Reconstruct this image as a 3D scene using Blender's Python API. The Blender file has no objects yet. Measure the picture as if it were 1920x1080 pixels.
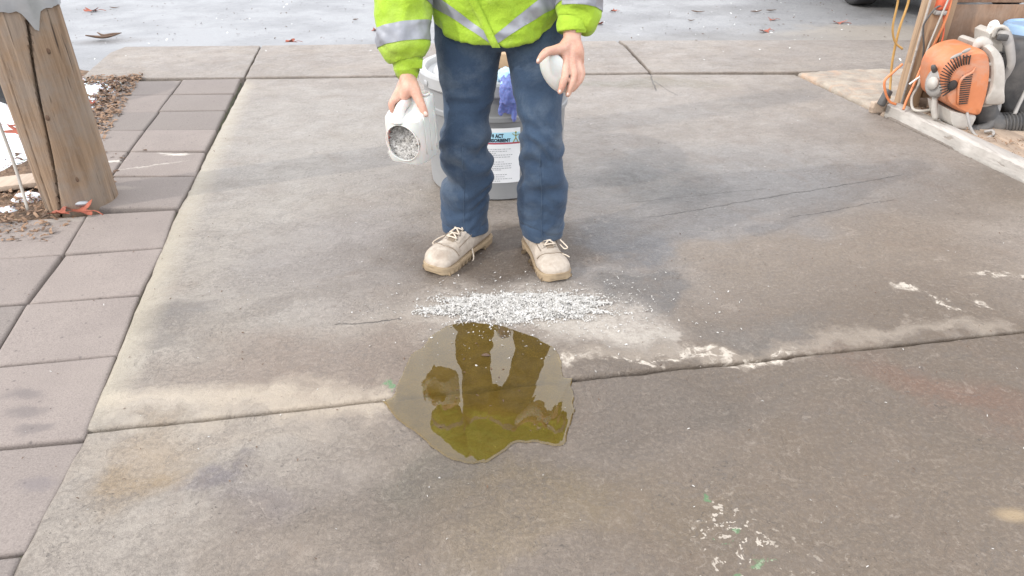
import bpy, bmesh, math, random
import numpy as np
from mathutils import Vector, Matrix, noise as mnoise
random.seed(7); np.random.seed(7)
C = bpy.context.scene
COL = C.collection
R = math.radians
# ---------------------------------------------------------------- camera
H = 1.2
F = 1340.0 / 1920.0
PITCH = math.atan(799.0 / 1340.0)
cam = bpy.data.cameras.new('camera'); camo = bpy.data.objects.new('camera', cam); COL.objects.link(camo)
camo.location = (0, 0, H); camo.rotation_euler = (math.pi / 2 - PITCH, 0, 0)
cam.sensor_width = 36; cam.lens = 36 * F; cam.clip_end = 400; cam.clip_start = .05
C.camera = camo
# ---------------------------------------------------------------- sky, sun, exposure
SUN_EL = R(37); SUN_TH = R(24)
sd = Vector((-math.cos(SUN_TH) * math.cos(SUN_EL), -math.sin(SUN_TH) * math.cos(SUN_EL), math.sin(SUN_EL)))
w = bpy.data.worlds.new('World'); C.world = w; w.use_nodes = True
nt = w.node_tree; nt.nodes.clear()
out = nt.nodes.new('ShaderNodeOutputWorld'); bg = nt.nodes.new('ShaderNodeBackground')
sky = nt.nodes.new('ShaderNodeTexSky'); sky.sky_type = 'NISHITA'; sky.sun_disc = False
sky.sun_elevation = SUN_EL; sky.sun_rotation = math.atan2(sd.x, sd.y); sky.dust_density = 3; sky.air_density = 1.0
# thin high cloud: pulls the blue towards white everywhere
tc = nt.nodes.new('ShaderNodeTexCoord'); nz = nt.nodes.new('ShaderNodeTexNoise'); nz.inputs['Scale'].default_value = 1.6; nz.inputs['Detail'].default_value = 6
mr = nt.nodes.new('ShaderNodeMapRange'); mr.inputs[1].default_value = .3; mr.inputs[2].default_value = .7; mr.inputs[3].default_value = .8; mr.inputs[4].default_value = .95
mx = nt.nodes.new('ShaderNodeMix'); mx.data_type = 'RGBA'
nt.links.new(tc.outputs['Generated'], nz.inputs['Vector']); nt.links.new(nz.outputs[0], mr.inputs[0]); nt.links.new(mr.outputs[0], mx.inputs[0])
nt.links.new(sky.outputs[0], mx.inputs[6]); mx.inputs[7].default_value = (16.5, 16.8, 17.6, 1)
nt.links.new(mx.outputs[2], bg.inputs[0]); bg.inputs[1].default_value = .13
nt.links.new(bg.outputs[0], out.inputs[0])
sl = bpy.data.lights.new('sun', 'SUN'); sl.energy = 2.0; sl.angle = R(.9); sl.color = (1, .95, .88)
so = bpy.data.objects.new('sun', sl); COL.objects.link(so)
so.rotation_euler = sd.to_track_quat('Z', 'Y').to_euler()
C.view_settings.view_transform = 'Standard'; C.view_settings.look = 'None'; C.view_settings.gamma = 1
C.view_settings.use_curve_mapping = False; C.view_settings.exposure = 0.22
C.render.engine = 'CYCLES'

# ---------------------------------------------------------------- measuring helpers (a pixel of the photo -> a place)
CP, SP = math.cos(PITCH), math.sin(PITCH)
def ray(px, py):
    u = (px - 960) / 1340; v = (540 - py) / 1340
    return Vector((u, CP + v * SP, -SP + v * CP))
def gp(px, py, z=0.0):
    d = ray(px, py); t = (z - H) / d.z
    return Vector((d.x * t, d.y * t, z))
def at(px, py, Y):
    d = ray(px, py); t = Y / d.y
    return Vector((d.x * t, Y, H + d.z * t))
def pxm(px, py, Y):          # metres per photo pixel there
    d = ray(px, py); return (Y / d.y) / 1340
# ---------------------------------------------------------------- object helpers
ROOT = {}
def base_of(o):
    while o.parent: o = o.parent
    return o.location.copy()
def tag(o, label=None, cat=None, group=None, kind=None):
    if label: o['label'] = label
    if cat: o['category'] = cat
    if group: o['group'] = group
    if kind: o['kind'] = kind
    return o
def thing(name, loc, label, cat, group=None):
    o = bpy.data.objects.new(name, None); COL.objects.link(o); o.location = loc; o.empty_display_size = .1
    return tag(o, label, cat, group)
def mk(name, vf, mat, parent=None, smooth=True, kind=None, label=None, auto=None):
    """one mesh object; vertices are given in world coordinates"""
    vs, fs = vf
    off = base_of(parent) if parent else Vector((0, 0, 0))
    me = bpy.data.meshes.new(name)
    a = np.asarray([tuple(v) for v in vs], dtype=float) - np.array(off)
    me.from_pydata(a.tolist(), [], [tuple(f) for f in fs]); me.update()
    if smooth:
        me.polygons.foreach_set('use_smooth', [True] * len(me.polygons))
        if auto: me.set_sharp_from_angle(angle=R(auto))
    if mat:
        me.materials.append(mat)
    o = bpy.data.objects.new(name, me); COL.objects.link(o)
    if parent: o.parent = parent
    if kind: o['kind'] = kind
    if label: o['label'] = label
    return o
def merge(*parts):
    V = []; Fc = []
    for vs, fs in parts:
        n = len(V); V += [tuple(v) for v in vs]; Fc += [tuple(i + n for i in f) for f in fs]
    return V, Fc
def box(c, s, rz=0, ry=0, rx=0):
    m = Matrix.Rotation(rz, 3, 'Z') @ Matrix.Rotation(ry, 3, 'Y') @ Matrix.Rotation(rx, 3, 'X')
    V = []
    for x in (-.5, .5):
        for y in (-.5, .5):
            for z in (-.5, .5):
                V.append(Vector(c) + m @ Vector((x * s[0], y * s[1], z * s[2])))
    return V, [(0, 1, 3, 2), (4, 6, 7, 5), (0, 4, 5, 1), (2, 3, 7, 6), (0, 2, 6, 4), (1, 5, 7, 3)]
def bevbox(c, s, b, rz=0, ry=0, rx=0, seg=2, jit=0):
    bm = bmesh.new(); bmesh.ops.create_cube(bm, size=1)
    for v in bm.verts: v.co = Vector((v.co.x * s[0], v.co.y * s[1], v.co.z * s[2]))
    bmesh.ops.bevel(bm, geom=bm.edges[:], offset=b, segments=seg, affect='EDGES', profile=.5)
    m = Matrix.Rotation(rz, 3, 'Z') @ Matrix.Rotation(ry, 3, 'Y') @ Matrix.Rotation(rx, 3, 'X')
    V = [Vector(c) + m @ v.co + Vector([random.uniform(-jit, jit) for _ in range(3)]) for v in bm.verts]
    Fc = [[v.index for v in f.verts] for f in bm.faces]; bm.free()
    return V, Fc
def cr(points, n):           # Catmull-Rom through rows of numbers
    P = np.asarray(points, float); k = len(P)
    if k < 3: 
        t = np.linspace(0, 1, n)[:, None]; return P[0] * (1 - t) + P[-1] * t
    o = []
    for s in np.linspace(0, k - 1 - 1e-9, n):
        i = int(s); t = s - i
        p0 = P[i - 1] if i > 0 else 2 * P[0] - P[1]; p1 = P[i]; p2 = P[i + 1]; p3 = P[i + 2] if i + 2 < k else 2 * P[-1] - P[-2]
        o.append(.5 * ((2 * p1) + (-p0 + p2) * t + (2 * p0 - 5 * p1 + 4 * p2 - p3) * t * t + (-p0 + 3 * p1 - 3 * p2 + p3) * t ** 3))
    return np.array(o)
def tube(pts, rad, n=10, res=None, round_ends=False, caps=True, flat=1.0, up=None):
    P = np.array([tuple(p) for p in pts], float)
    r = np.full(len(P), float(rad)) if np.isscalar(rad) else np.asarray(rad, float)
    if res is None: res = max(2, (len(P) - 1) * 4 + 1)
    A = cr(np.hstack([P, r[:, None]]), res)
    P = A[:, :3]; r = np.maximum(A[:, 3], 1e-4)
    if round_ends:
        d0 = P[0] - P[1]; d0 /= np.linalg.norm(d0) + 1e-9; d1 = P[-1] - P[-2]; d1 /= np.linalg.norm(d1) + 1e-9
        pre = [(P[0] + d0 * r[0] * math.sin(a), r[0] * math.cos(a)) for a in (1.45, 1.1, .6)]
        post = [(P[-1] + d1 * r[-1] * math.sin(a), r[-1] * math.cos(a)) for a in (.6, 1.1, 1.45)]
        P = np.vstack([[p for p, _ in pre], P, [p for p, _ in post]]); r = np.concatenate([[q for _, q in pre], r, [q for _, q in post]])
    V = []; Fc = []
    t = Vector(P[1] - P[0]).normalized()
    u = Vector(up) if up is not None else (Vector((0, 0, 1)) if abs(t.z) < .9 else Vector((0, 1, 0)))
    u = (u - t * u.dot(t)).normalized()
    for i in range(len(P)):
        a = P[max(0, i - 1)]; b = P[min(len(P) - 1, i + 1)]
        t = Vector(b - a)
        if t.length > 1e-9: t.normalize()
        u = (u - t * u.dot(t)).normalized(); v = t.cross(u)
        for k in range(n):
            q = 2 * math.pi * k / n
            V.append(Vector(P[i]) + (u * math.cos(q) * flat + v * math.sin(q)) * r[i])
    for i in range(len(P) - 1):
        for k in range(n):
            Fc.append((i * n + k, i * n + (k + 1) % n, (i + 1) * n + (k + 1) % n, (i + 1) * n + k))
    if caps:
        Fc.append(tuple(range(n))[::-1]); Fc.append(tuple((len(P) - 1) * n + k for k in range(n)))
    return V, Fc
def loft(rings, caps=True, closed=True):
    n = len(rings[0]); V = [Vector(p) for r in rings for p in r]; Fc = []
    for i in range(len(rings) - 1):
        for k in range(n if closed else n - 1):
            Fc.append((i * n + k, i * n + (k + 1) % n, (i + 1) * n + (k + 1) % n, (i + 1) * n + k))
    if caps:
        Fc.append(tuple(range(n))[::-1]); Fc.append(tuple((len(rings) - 1) * n + k for k in range(n)))
    return V, Fc
def lathe(prof, c, n=48, caps=True):
    return loft([[Vector((c[0] + r * math.cos(2 * math.pi * k / n), c[1] + r * math.sin(2 * math.pi * k / n), c[2] + z)) for k in range(n)] for r, z in prof], caps)
def ellip(c, r, n=14, m=10, rot=None):
    V = []; 
    rings = []
    rt = rot or Matrix.Identity(3)
    for i in range(m + 1):
        a = -math.pi / 2 + math.pi * (i if 0 < i < m else (0.12 if i == 0 else m - .12)) / m
        rings.append([Vector(c) + rt @ Vector((r[0] * math.cos(a) * math.cos(q), r[1] * math.cos(a) * math.sin(q), r[2] * math.sin(a))) for q in [2 * math.pi * k / n for k in range(n)]])
    return loft(rings)
def voxel(parts, size, smooth=4):
    V, Fc = merge(*parts)
    me = bpy.data.meshes.new('tmp'); me.from_pydata([tuple(v) for v in V], [], Fc)
    o = bpy.data.objects.new('tmp', me); COL.objects.link(o)
    bm = bmesh.new(); bm.from_mesh(me); bmesh.ops.recalc_face_normals(bm, faces=bm.faces); bm.to_mesh(me); bm.free()
    m = o.modifiers.new('r', 'REMESH'); m.mode = 'VOXEL'; m.voxel_size = size
    s = o.modifiers.new('s', 'SMOOTH'); s.iterations = smooth; s.factor = .5
    dg = bpy.context.evaluated_depsgraph_get(); e = o.evaluated_get(dg).to_mesh()
    n = len(e.vertices); co = np.empty(n * 3); e.vertices.foreach_get('co', co); no = np.empty(n * 3); e.vertices.foreach_get('normal', no)
    fs = [tuple(p.vertices) for p in e.polygons]
    bpy.data.objects.remove(o); bpy.data.meshes.remove(me)
    return co.reshape(-1, 3), no.reshape(-1, 3), fs
def vnoise(P, sc=1.0, seed=0.0):
    out_ = np.empty(len(P))
    for i, p in enumerate(P * sc): out_[i] = mnoise.noise(Vector((p[0] + seed, p[1] + seed * .7, p[2] - seed)))
    return out_
# ---------------------------------------------------------------- materials
class NB:
    def __init__(s, name):
        s.m = bpy.data.materials.new(name); s.m.use_nodes = True; s.t = s.m.node_tree; s.t.nodes.clear()
        s.out = s.t.nodes.new('ShaderNodeOutputMaterial'); s.b = s.t.nodes.new('ShaderNodeBsdfPrincipled')
        s.t.links.new(s.b.outputs[0], s.out.inputs[0]); s.tc = s.t.nodes.new('ShaderNodeTexCoord'); s.P = s.tc.outputs['Object']
    def L(s, a, b): s.t.links.new(a, b)
    def put(s, sock, v):
        if hasattr(v, 'links') or hasattr(v, 'is_linked'): s.L(v, sock)
        else:
            if isinstance(v, (tuple, list)) and len(v) == 3 and sock.type == 'RGBA': v = (*v, 1)
            sock.default_value = v
    def math(s, op, a, b=0.0, c=None, clamp=False):
        n = s.t.nodes.new('ShaderNodeMath'); n.operation = op; n.use_clamp = clamp; s.put(n.inputs[0], a); s.put(n.inputs[1], b)
        if c is not None: s.put(n.inputs[2], c)
        return n.outputs[0]
    def vmath(s, op, a, b=(0, 0, 0)):
        n = s.t.nodes.new('ShaderNodeVectorMath'); n.operation = op; s.put(n.inputs[0], a)
        if op == 'SCALE': s.put(n.inputs['Scale'], b)
        else: s.put(n.inputs[1], b)
        return n.outputs['Value'] if op in ('LENGTH', 'DOT_PRODUCT') else n.outputs[0]
    def noise(s, scale, detail=5, rough=.55, vec=None, dist=0, col=False):
        n = s.t.nodes.new('ShaderNodeTexNoise'); n.inputs['Scale'].default_value = scale; n.inputs['Detail'].default_value = detail
        n.inputs['Roughness'].default_value = rough; n.inputs['Distortion'].default_value = dist; s.L(vec or s.P, n.inputs['Vector'])
        return n.outputs['Color' if col else 0]
    def voro(s, scale, vec=None, feat='F1', out_='Distance', rnd=1):
        n = s.t.nodes.new('ShaderNodeTexVoronoi'); n.feature = feat; n.inputs['Scale'].default_value = scale; n.inputs['Randomness'].default_value = rnd
        s.L(vec or s.P, n.inputs['Vector']); return n.outputs[out_]
    def wave(s, scale, dist=5, detail=3, vec=None, ds=1.5, dirn='X'):
        n = s.t.nodes.new('ShaderNodeTexWave'); n.bands_direction = dirn; n.inputs['Scale'].default_value = scale; n.inputs['Distortion'].default_value = dist
        n.inputs['Detail'].default_value = detail; n.inputs['Detail Scale'].default_value = ds; s.L(vec or s.P, n.inputs['Vector']); return n.outputs[1]
    def mr(s, v, a, b, c=0.0, d=1.0, smooth=False):
        n = s.t.nodes.new('ShaderNodeMapRange'); s.put(n.inputs[0], v)
        if smooth: n.interpolation_type = 'SMOOTHSTEP'
        for i, q in enumerate((a, b, c, d)): n.inputs[i + 1].default_value = q
        return n.outputs[0]
    def mix(s, f, a, b, mode='MIX'):
        n = s.t.nodes.new('ShaderNodeMix'); n.data_type = 'RGBA'; n.blend_type = mode; s.put(n.inputs[0], f); s.put(n.inputs[6], a); s.put(n.inputs[7], b); return n.outputs[2]
    def fmix(s, f, a, b):
        n = s.t.nodes.new('ShaderNodeMix'); s.put(n.inputs[0], f); s.put(n.inputs[2], a); s.put(n.inputs[3], b); return n.outputs[0]
    def mapp(s, vec, loc=(0, 0, 0), rot=(0, 0, 0), scale=(1, 1, 1), kind='TEXTURE'):
        n = s.t.nodes.new('ShaderNodeMapping'); n.vector_type = kind; s.L(vec, n.inputs[0])
        n.inputs['Location'].default_value = loc; n.inputs['Rotation'].default_value = rot; n.inputs['Scale'].default_value = scale; return n.outputs[0]
    def blob(s, vec, c, rx, ry, ang=0, soft=.5):
        v = s.mapp(vec, (c[0], c[1], 0), (0, 0, R(ang)), (rx, ry, 1e3)); return s.mr(s.vmath('LENGTH', v), 1 + soft, max(0, 1 - soft), 0, 1, True)
    def seg(s, vec, a, b, wd, soft=.5):
        c = (Vector(a) + Vector(b)) / 2; d = Vector(b) - Vector(a)
        v = s.mapp(vec, (c.x, c.y, 0), (0, 0, math.atan2(d.y, d.x)), (d.length / 2, wd, 1e3))
        sx = s.t.nodes.new('ShaderNodeSeparateXYZ'); s.L(v, sx.inputs[0])
        m1 = s.mr(s.math('ABSOLUTE', sx.outputs[0]), 1.03, .93); m2 = s.mr(s.math('ABSOLUTE', sx.outputs[1]), 1 + soft, max(0, 1 - soft))
        return s.math('MULTIPLY', m1, m2)
    def bump(s, h, strength, dist=.01, prev=None):
        n = s.t.nodes.new('ShaderNodeBump'); n.inputs['Strength'].default_value = strength; n.inputs['Distance'].default_value = dist; s.L(h, n.inputs['Height'])
        if prev is not None: s.L(prev, n.inputs['Normal'])
        return n.outputs[0]
    def fin(s, col=None, rough=None, nrm=None, metal=None, spec=None, **k):
        for nm, v in (('Base Color', col), ('Roughness', rough), ('Normal', nrm), ('Metallic', metal), ('Specular IOR Level', spec)):
            if v is not None: s.put(s.b.inputs[nm], v)
        for a, v in k.items(): s.put(s.b.inputs[a.replace('_', ' ')], v)
        return s.m
def simple(name, a, b=None, rough=.6, nscale=12, bstr=.15, bscale=60, bdist=.003, dirt=None, metal=0, detail=5, **k):
    n = NB(name); b = b or tuple(x * .7 for x in a)
    c = n.mix(n.mr(n.noise(nscale, detail), .35, .68), a, b)
    if dirt: c = n.mix(n.math('MULTIPLY', n.mr(n.noise(nscale * .7, 8, .7, dist=.6), .48, .72), dirt[1]), c, dirt[0])
    return n.fin(c, n.mr(n.noise(nscale * 2), .3, .7, rough * .85, min(1, rough * 1.15)), n.bump(n.noise(bscale, 4), bstr, bdist), metal, **k)

def concrete_mat():
    n = NB('concrete_weathered')
    w1 = n.vmath('SCALE', n.vmath('SUBTRACT', n.noise(3.5, 6, .6, col=True), (.5, .5, .5)), .44)
    Pw = n.vmath('ADD', n.P, w1)
    Pw = n.vmath('ADD', Pw, n.vmath('SCALE', n.vmath('SUBTRACT', n.noise(38, 4, .65, col=True), (.5, .5, .5)), .055))
    big = n.noise(1.3, 7, .6, dist=.4); mid = n.noise(7, 8, .65, dist=.5); fine = n.noise(90, 6, .7); grit = n.noise(420, 3, .6)
    c = n.mix(n.mr(big, .3, .7), (0.252, 0.237, 0.222), (0.178, 0.164, 0.155))
    c = n.mix(n.math('MULTIPLY', n.mr(mid, .42, .7), .5), c, (0.17, 0.152, 0.137))
    c = n.mix(n.math('MULTIPLY', n.mr(n.noise(2.4, 5, .6, vec=n.mapp(n.P, (7, 3, 0))), .5, .72), .35), c, (0.244, 0.215, 0.17))
    wet = 0.0
    dirx = 101
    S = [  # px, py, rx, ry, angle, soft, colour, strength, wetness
        (400, 560, .42, 1.0, 10, .6, (0.281, 0.274, 0.259), .65, 0), (560, 250, .7, .9, 10, .6, (0.266, 0.266, 0.259), .5, .15),
        (620, 480, .32, .32, 0, .7, (0.185, 0.178, 0.185), .45, .1), (620, 690, .45, .17, 5, .6, (0.178, 0.144, 0.122), .6, .15),
        (1250, 260, .6, .9, 10, .7, (0.222, 0.211, 0.2), .6, .3), (1560, 480, .6, .75, 15, .5, (0.174, 0.148, 0.122), .7, .2),
        (1780, 360, .55, .25, 12, .5, (0.141, 0.122, 0.104), .55, .25), (1500, 620, .45, .16, 10, .6, (0.148, 0.126, 0.107), .5, .1),
        (1400, 340, .85, .38, 12, .6, (.185, .195, .21), .6, .5), (1100, 520, .3, .22, 10, .6, (.16, .165, .175), .5, .4), (1560, 880, .95, .62, 5, .5, (.125, .10, .078), .62, .15), (1560, 800, .65, .45, 10, .45, (0.122, 0.0977, 0.074), .8, .15), (1850, 680, .5, .35, 0, .5, (0.111, 0.0888, 0.0666), .7, .2),  # first entry paints the main slab's bluish sheen into the colour
        (1700, 1000, .5, .3, 0, .5, (0.141, 0.115, 0.0888), .55, .1), (1180, 800, .28, .2, 20, .6, (0.17, 0.148, 0.13), .6, .1),
        (960, 470, .42, .20, 12, .35, (.085, .068, .055), .8, .35), (900, 560, .3, .1, 0, .5, (0.126, 0.104, 0.0851), .6, .3),  # first entry: damp round the boots, darkened further to stand in for contact shadow
        (1205, 545, .14, .13, 25, .3, (0.0851, 0.0925, 0.104), .85, .6), (1180, 450, .17, .19, 10, .4, (0.0888, 0.0962, 0.111), .7, .6),
        (1225, 335, .22, .26, 0, .5, (0.0962, 0.0999, 0.104), .7, .7), (1330, 420, .35, .12, 12, .6, (0.163, 0.17, 0.185), .5, .6),
        (1430, 620, .2, .06, 5, .6, (0.111, 0.115, 0.118), .5, .2), (1090, 390, .15, .15, 0, .6, (0.148, 0.148, 0.155), .5, .4),
        (260, 870, .10, .11, 0, .6, (0.222, 0.167, 0.0962), .6, 0), (290, 610, .12, .09, 20, .6, (0.126, 0.126, 0.13), .6, .1),
        (400, 890, .08, .035, 20, .6, (0.111, 0.104, 0.126), .6, .1), (520, 935, .12, .08, 0, .6, (0.133, 0.122, 0.133), .6, .1),
        (940, 960, .20, .11, 10, .5, (0.2, 0.159, 0.0888), .65, .1), (800, 890, .09, .10, 40, .6, (0.141, 0.141, 0.118), .6, .25),
        (680, 1000, .3, .12, 0, .6, (0.2, 0.174, 0.148), .5, 0), (1260, 930, .16, .12, 0, .5, (0.141, 0.111, 0.074), .5, .1),
        (1150, 155, .35, .10, 0, .4, (0.148, 0.137, 0.104), .7, .5), (1290, 155, .25, .12, 0, .5, (0.163, 0.144, 0.104), .6, .4),
        (330, 830, .35, .05, 10, .6, (0.296, 0.266, 0.229), .4, 0), (1370, 760, .18, .07, 15, .7, (0.141, 0.126, 0.111), .5, .2)]
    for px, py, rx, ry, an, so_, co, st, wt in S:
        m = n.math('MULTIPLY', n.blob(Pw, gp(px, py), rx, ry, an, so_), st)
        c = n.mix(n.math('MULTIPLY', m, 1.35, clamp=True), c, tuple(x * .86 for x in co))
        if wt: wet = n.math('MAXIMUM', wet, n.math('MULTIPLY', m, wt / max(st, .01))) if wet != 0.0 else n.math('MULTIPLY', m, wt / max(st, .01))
    # broad damp patches and brown mottling
    dp = n.mr(n.noise(1.15, 7, .62, vec=n.mapp(Pw, (3.1, 1.7, 0), (0, 0, R(12)), (1.5, .8, 1)), dist=.7), .50, .60)
    c = n.mix(n.math('MULTIPLY', dp, .42), c, (.105, .088, .072)); wet = n.math('MAXIMUM', wet, n.math('MULTIPLY', dp, .45))
    c = n.mix(n.math('MULTIPLY', n.mr(n.noise(4.2, 8, .7, dist=.9), .52, .66), .32), c, (.13, .10, .078))
    # rust streak
    c = n.mix(n.math('MULTIPLY', n.blob(Pw, gp(1775, 730), .24, .07, -32, .95), .7), c, (.125, .068, .045))
    # dirt speckle, pits and light aggregate
    c = n.mix(n.math('MULTIPLY', n.mr(mid, .35, .75), n.mr(fine, .47, .66)), c, (0.0888, 0.0814, 0.074))
    c = n.mix(n.math('MULTIPLY', n.mr(fine, .5, .25), .35), c, (0.311, 0.296, 0.274))
    c = n.mix(n.math('MULTIPLY', n.mr(grit, .35, .7), .22), c, (0.074, 0.0666, 0.0629))
    pm = n.math('MAXIMUM', n.math('MULTIPLY', n.mr(n.voro(16, Pw), .13, .05), n.mr(n.noise(3, 3), .47, .56)), n.math('MULTIPLY', n.mr(n.voro(41, Pw), .17, .08), n.mr(n.noise(6, 3), .5, .6)))
    c = n.mix(n.math('MULTIPLY', pm, .7), c, (0.0666, 0.0629, 0.0592))
    # brushed streaks
    sw = n.noise(26, 6, .7, vec=n.mapp(Pw, (0, 0, 0), (0, 0, R(20)), (3.2, .7, 1)), dist=1.2)
    c = n.mix(n.math('MULTIPLY', n.mr(sw, .5, .68), .62), c, (0.111, 0.101, 0.0947))
    c = n.mix(n.math('MULTIPLY', n.mr(sw, .44, .28), .4), c, (0.311, 0.296, 0.281))
    # efflorescence and worn cream rims beside the joints
    a0, a1 = gp(160, 806), gp(735, 750); b0, b1 = gp(1060, 703), gp(1900, 618)
    rag = n.mr(n.noise(24, 7, .7, dist=.8), .47, .56)
    k = n.seg(Pw, a0 + Vector((0, .045, 0)), a1 + Vector((0, .045, 0)), .05, .8)
    c = n.mix(n.math('MULTIPLY', k, .65), c, (0.355, 0.326, 0.281))
    k = n.seg(n.P, gp(163, 800), gp(458, 150), .05, .9); c = n.mix(n.math('MULTIPLY', k, .6), c, (0.333, 0.318, 0.266))
    k = n.seg(Pw, b0 + Vector((0, .03, 0)), b1 + Vector((0, .03, 0)), .028, .8); c = n.mix(n.math('MULTIPLY', k, .4), c, (0.311, 0.289, 0.259))
    for px, py, rx, ry, an in ((1262, 678, .11, .016, 14), (1320, 660, .09, .016, 8), (1200, 690, .05, .010, 10), (1100, 692, .06, .02, 8), (1400, 657, .03, .010, 20), (1440, 655, .02, .007, 10),
                               (1690, 555, .035, .035, 0), (1755, 570, .03, .01, -40), (1780, 580, .03, .008, -35), (1830, 565, .02, .02, 0), (1890, 520, .09, .012, -20), (1420, 660, .1, .02, 9)):
        k = n.math('MULTIPLY', n.blob(Pw, gp(px, py), rx, ry, an, .7), rag); c = n.mix(n.math('MULTIPLY', k, .85), c, (0.488, 0.474, 0.444))
    c = n.mix(n.math('MULTIPLY', n.blob(n.P, gp(1900, 965), .035, .018, 0, .7), .5), c, (0.37, 0.296, 0.185))
    # dried white paint drips and two green ones in the lower right
    dm = n.blob(Pw, gp(1400, 1010), .055, .15, 12, .6)
    dots = n.math('MULTIPLY', n.mr(n.voro(34, Pw), .30, .22), dm); c = n.mix(n.math('MULTIPLY', dots, .85), c, (0.444, 0.429, 0.4))
    for px, py, s_ in ((1385, 1001, .008), (1330, 905, .010), (1425, 1070, .009), (740, 715, .010)):
        c = n.mix(n.math('MULTIPLY', n.blob(Pw, gp(px, py), s_, s_ * 1.3, 0, .5), .75), c, (0.074, 0.185, 0.0888))
    # absorbent dust round the pile
    dust = n.math('MAXIMUM', n.blob(Pw, gp(975, 580), .33, .13, 0, .5), n.blob(Pw, gp(1130, 605), .17, .13, -10, .7))
    dust = n.math('MULTIPLY', dust, n.mr(n.noise(60, 6, .7), .25, .6)); c = n.mix(n.math('MULTIPLY', dust, .8), c, (0.37, 0.366, 0.359))
    c = n.mix(n.math('MULTIPLY', n.seg(Pw, gp(1020, 625), gp(1250, 640), .05, .9), .30), c, (0.444, 0.444, 0.429))
    # hairline cracks
    crk = None
    wob = n.vmath('ADD', n.P, n.vmath('SCALE', n.vmath('SUBTRACT', n.noise(9, 7, .75, col=True), (0.37, 0.37, 0.37)), .05))
    for a, b, wd in (((1215, 408), (1700, 326), .0022), ((1480, 408), (1680, 372), .0016), ((1220, 138), (1232, 170), .004), ((1225, 150), (1270, 178), .002), ((630, 608), (760, 596), .0022), ((1165, 380), (1440, 352), .0012)):
        k = n.seg(wob, gp(*a), gp(*b), wd, .6); crk = k if crk is None else n.math('MAXIMUM', crk, k)
    c = n.mix(n.math('MULTIPLY', crk, .75), c, (0.0444, 0.0407, 0.037))
    # relief
    rid = n.math('MAXIMUM', n.blob(Pw, gp(1250, 355), .34, .26, 0, .6), n.math('MAXIMUM', n.blob(Pw, gp(1240, 760), .30, .16, 10, .6), n.blob(Pw, gp(860, 930), .28, .14, 10, .6)))
    wv = n.noise(60, 5, .65, vec=n.mapp(Pw, (0, 0, 0), (0, 0, R(14)), (3.5, .8, 1)), dist=1.6)
    hgt = n.math('ADD', n.math('MULTIPLY', n.noise(13, 8, .7, dist=.9), 1.3), n.math('MULTIPLY', sw, .7))
    hgt = n.math('ADD', hgt, n.math('MULTIPLY', n.math('MULTIPLY', wv, rid), 1.1))
    hgt = n.math('ADD', hgt, n.math('MULTIPLY', grit, .13)); hgt = n.math('SUBTRACT', hgt, n.math('MULTIPLY', crk, .6)); hgt = n.math('SUBTRACT', hgt, n.math('MULTIPLY', pm, .3))
    c = n.mix(1.0, c, (1.17, 1.075, .975), 'MULTIPLY')
    ro = n.mr(n.noise(5, 6, .6), .3, .7, .42, .66)
    wet = n.math('MULTIPLY', wet, n.mr(n.noise(18, 6, .7), .35, .6))
    ro = n.fmix(n.math('MULTIPLY', wet, 1.0, clamp=True), ro, .24); ro = n.fmix(dust, ro, .95)
    return n.fin(c, ro, n.bump(hgt, .9, .008), spec=.5)

def asphalt_mat():
    n = NB('asphalt_wet')
    Pw = n.vmath('ADD', n.P, n.vmath('SCALE', n.vmath('SUBTRACT', n.noise(1.6, 6, .6, col=True), (.5, .5, .5)), .9))
    ag = n.voro(130, n.P, out_='Color'); sx = n.t.nodes.new('ShaderNodeSeparateColor'); n.L(ag, sx.inputs[0])
    c = n.mix(n.mr(sx.outputs[0], 0, 1), (.10, .10, .105), (.21, .205, .20))
    c = n.mix(n.math('MULTIPLY', n.mr(n.noise(1.1, 7, .65), .4, .65), .5), c, (.23, .225, .22))
    lf = n.blob(Pw, (-3.0, 7.2), 4.2, 2.4, 0, .4); c = n.mix(n.math('MULTIPLY', lf, .8), c, (.215, .22, .23))  # pale reflection on the left road, painted into the colour
    rt = n.blob(Pw, gp(1640, 60), 1.0, .35, 4, .4); c = n.mix(n.math('MULTIPLY', rt, .8), c, (.25, .215, .175))
    rt2 = n.blob(Pw, (3.8, 9.3), 2.6, 1.2, 5, .4); c = n.mix(n.math('MULTIPLY', rt2, .7), c, (.22, .23, .25))
    dk = n.blob(Pw, gp(1300, 66), 1.1, .16, 2, .6); c = n.mix(n.math('MULTIPLY', dk, .55), c, (.12, .11, .10))
    c = n.mix(n.math('MULTIPLY', n.blob(n.P, gp(205, 72), .26, .10, 12, .7), .75), c, (.10, .09, .085))
    c = n.mix(n.math('MULTIPLY', n.mr(n.noise(16, 7, .7), .56, .7), .5), c, (.09, .085, .08))
    wet = n.mr(n.noise(1.3, 5, .6, vec=n.mapp(n.P, (4, 1, 0))), .36, .56)
    ro = n.fmix(wet, .65, .40)
    return n.fin(c, ro, n.bump(n.math('ADD', ag if False else n.voro(130), n.noise(6, 6)), .4, .006), spec=.5)

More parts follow.
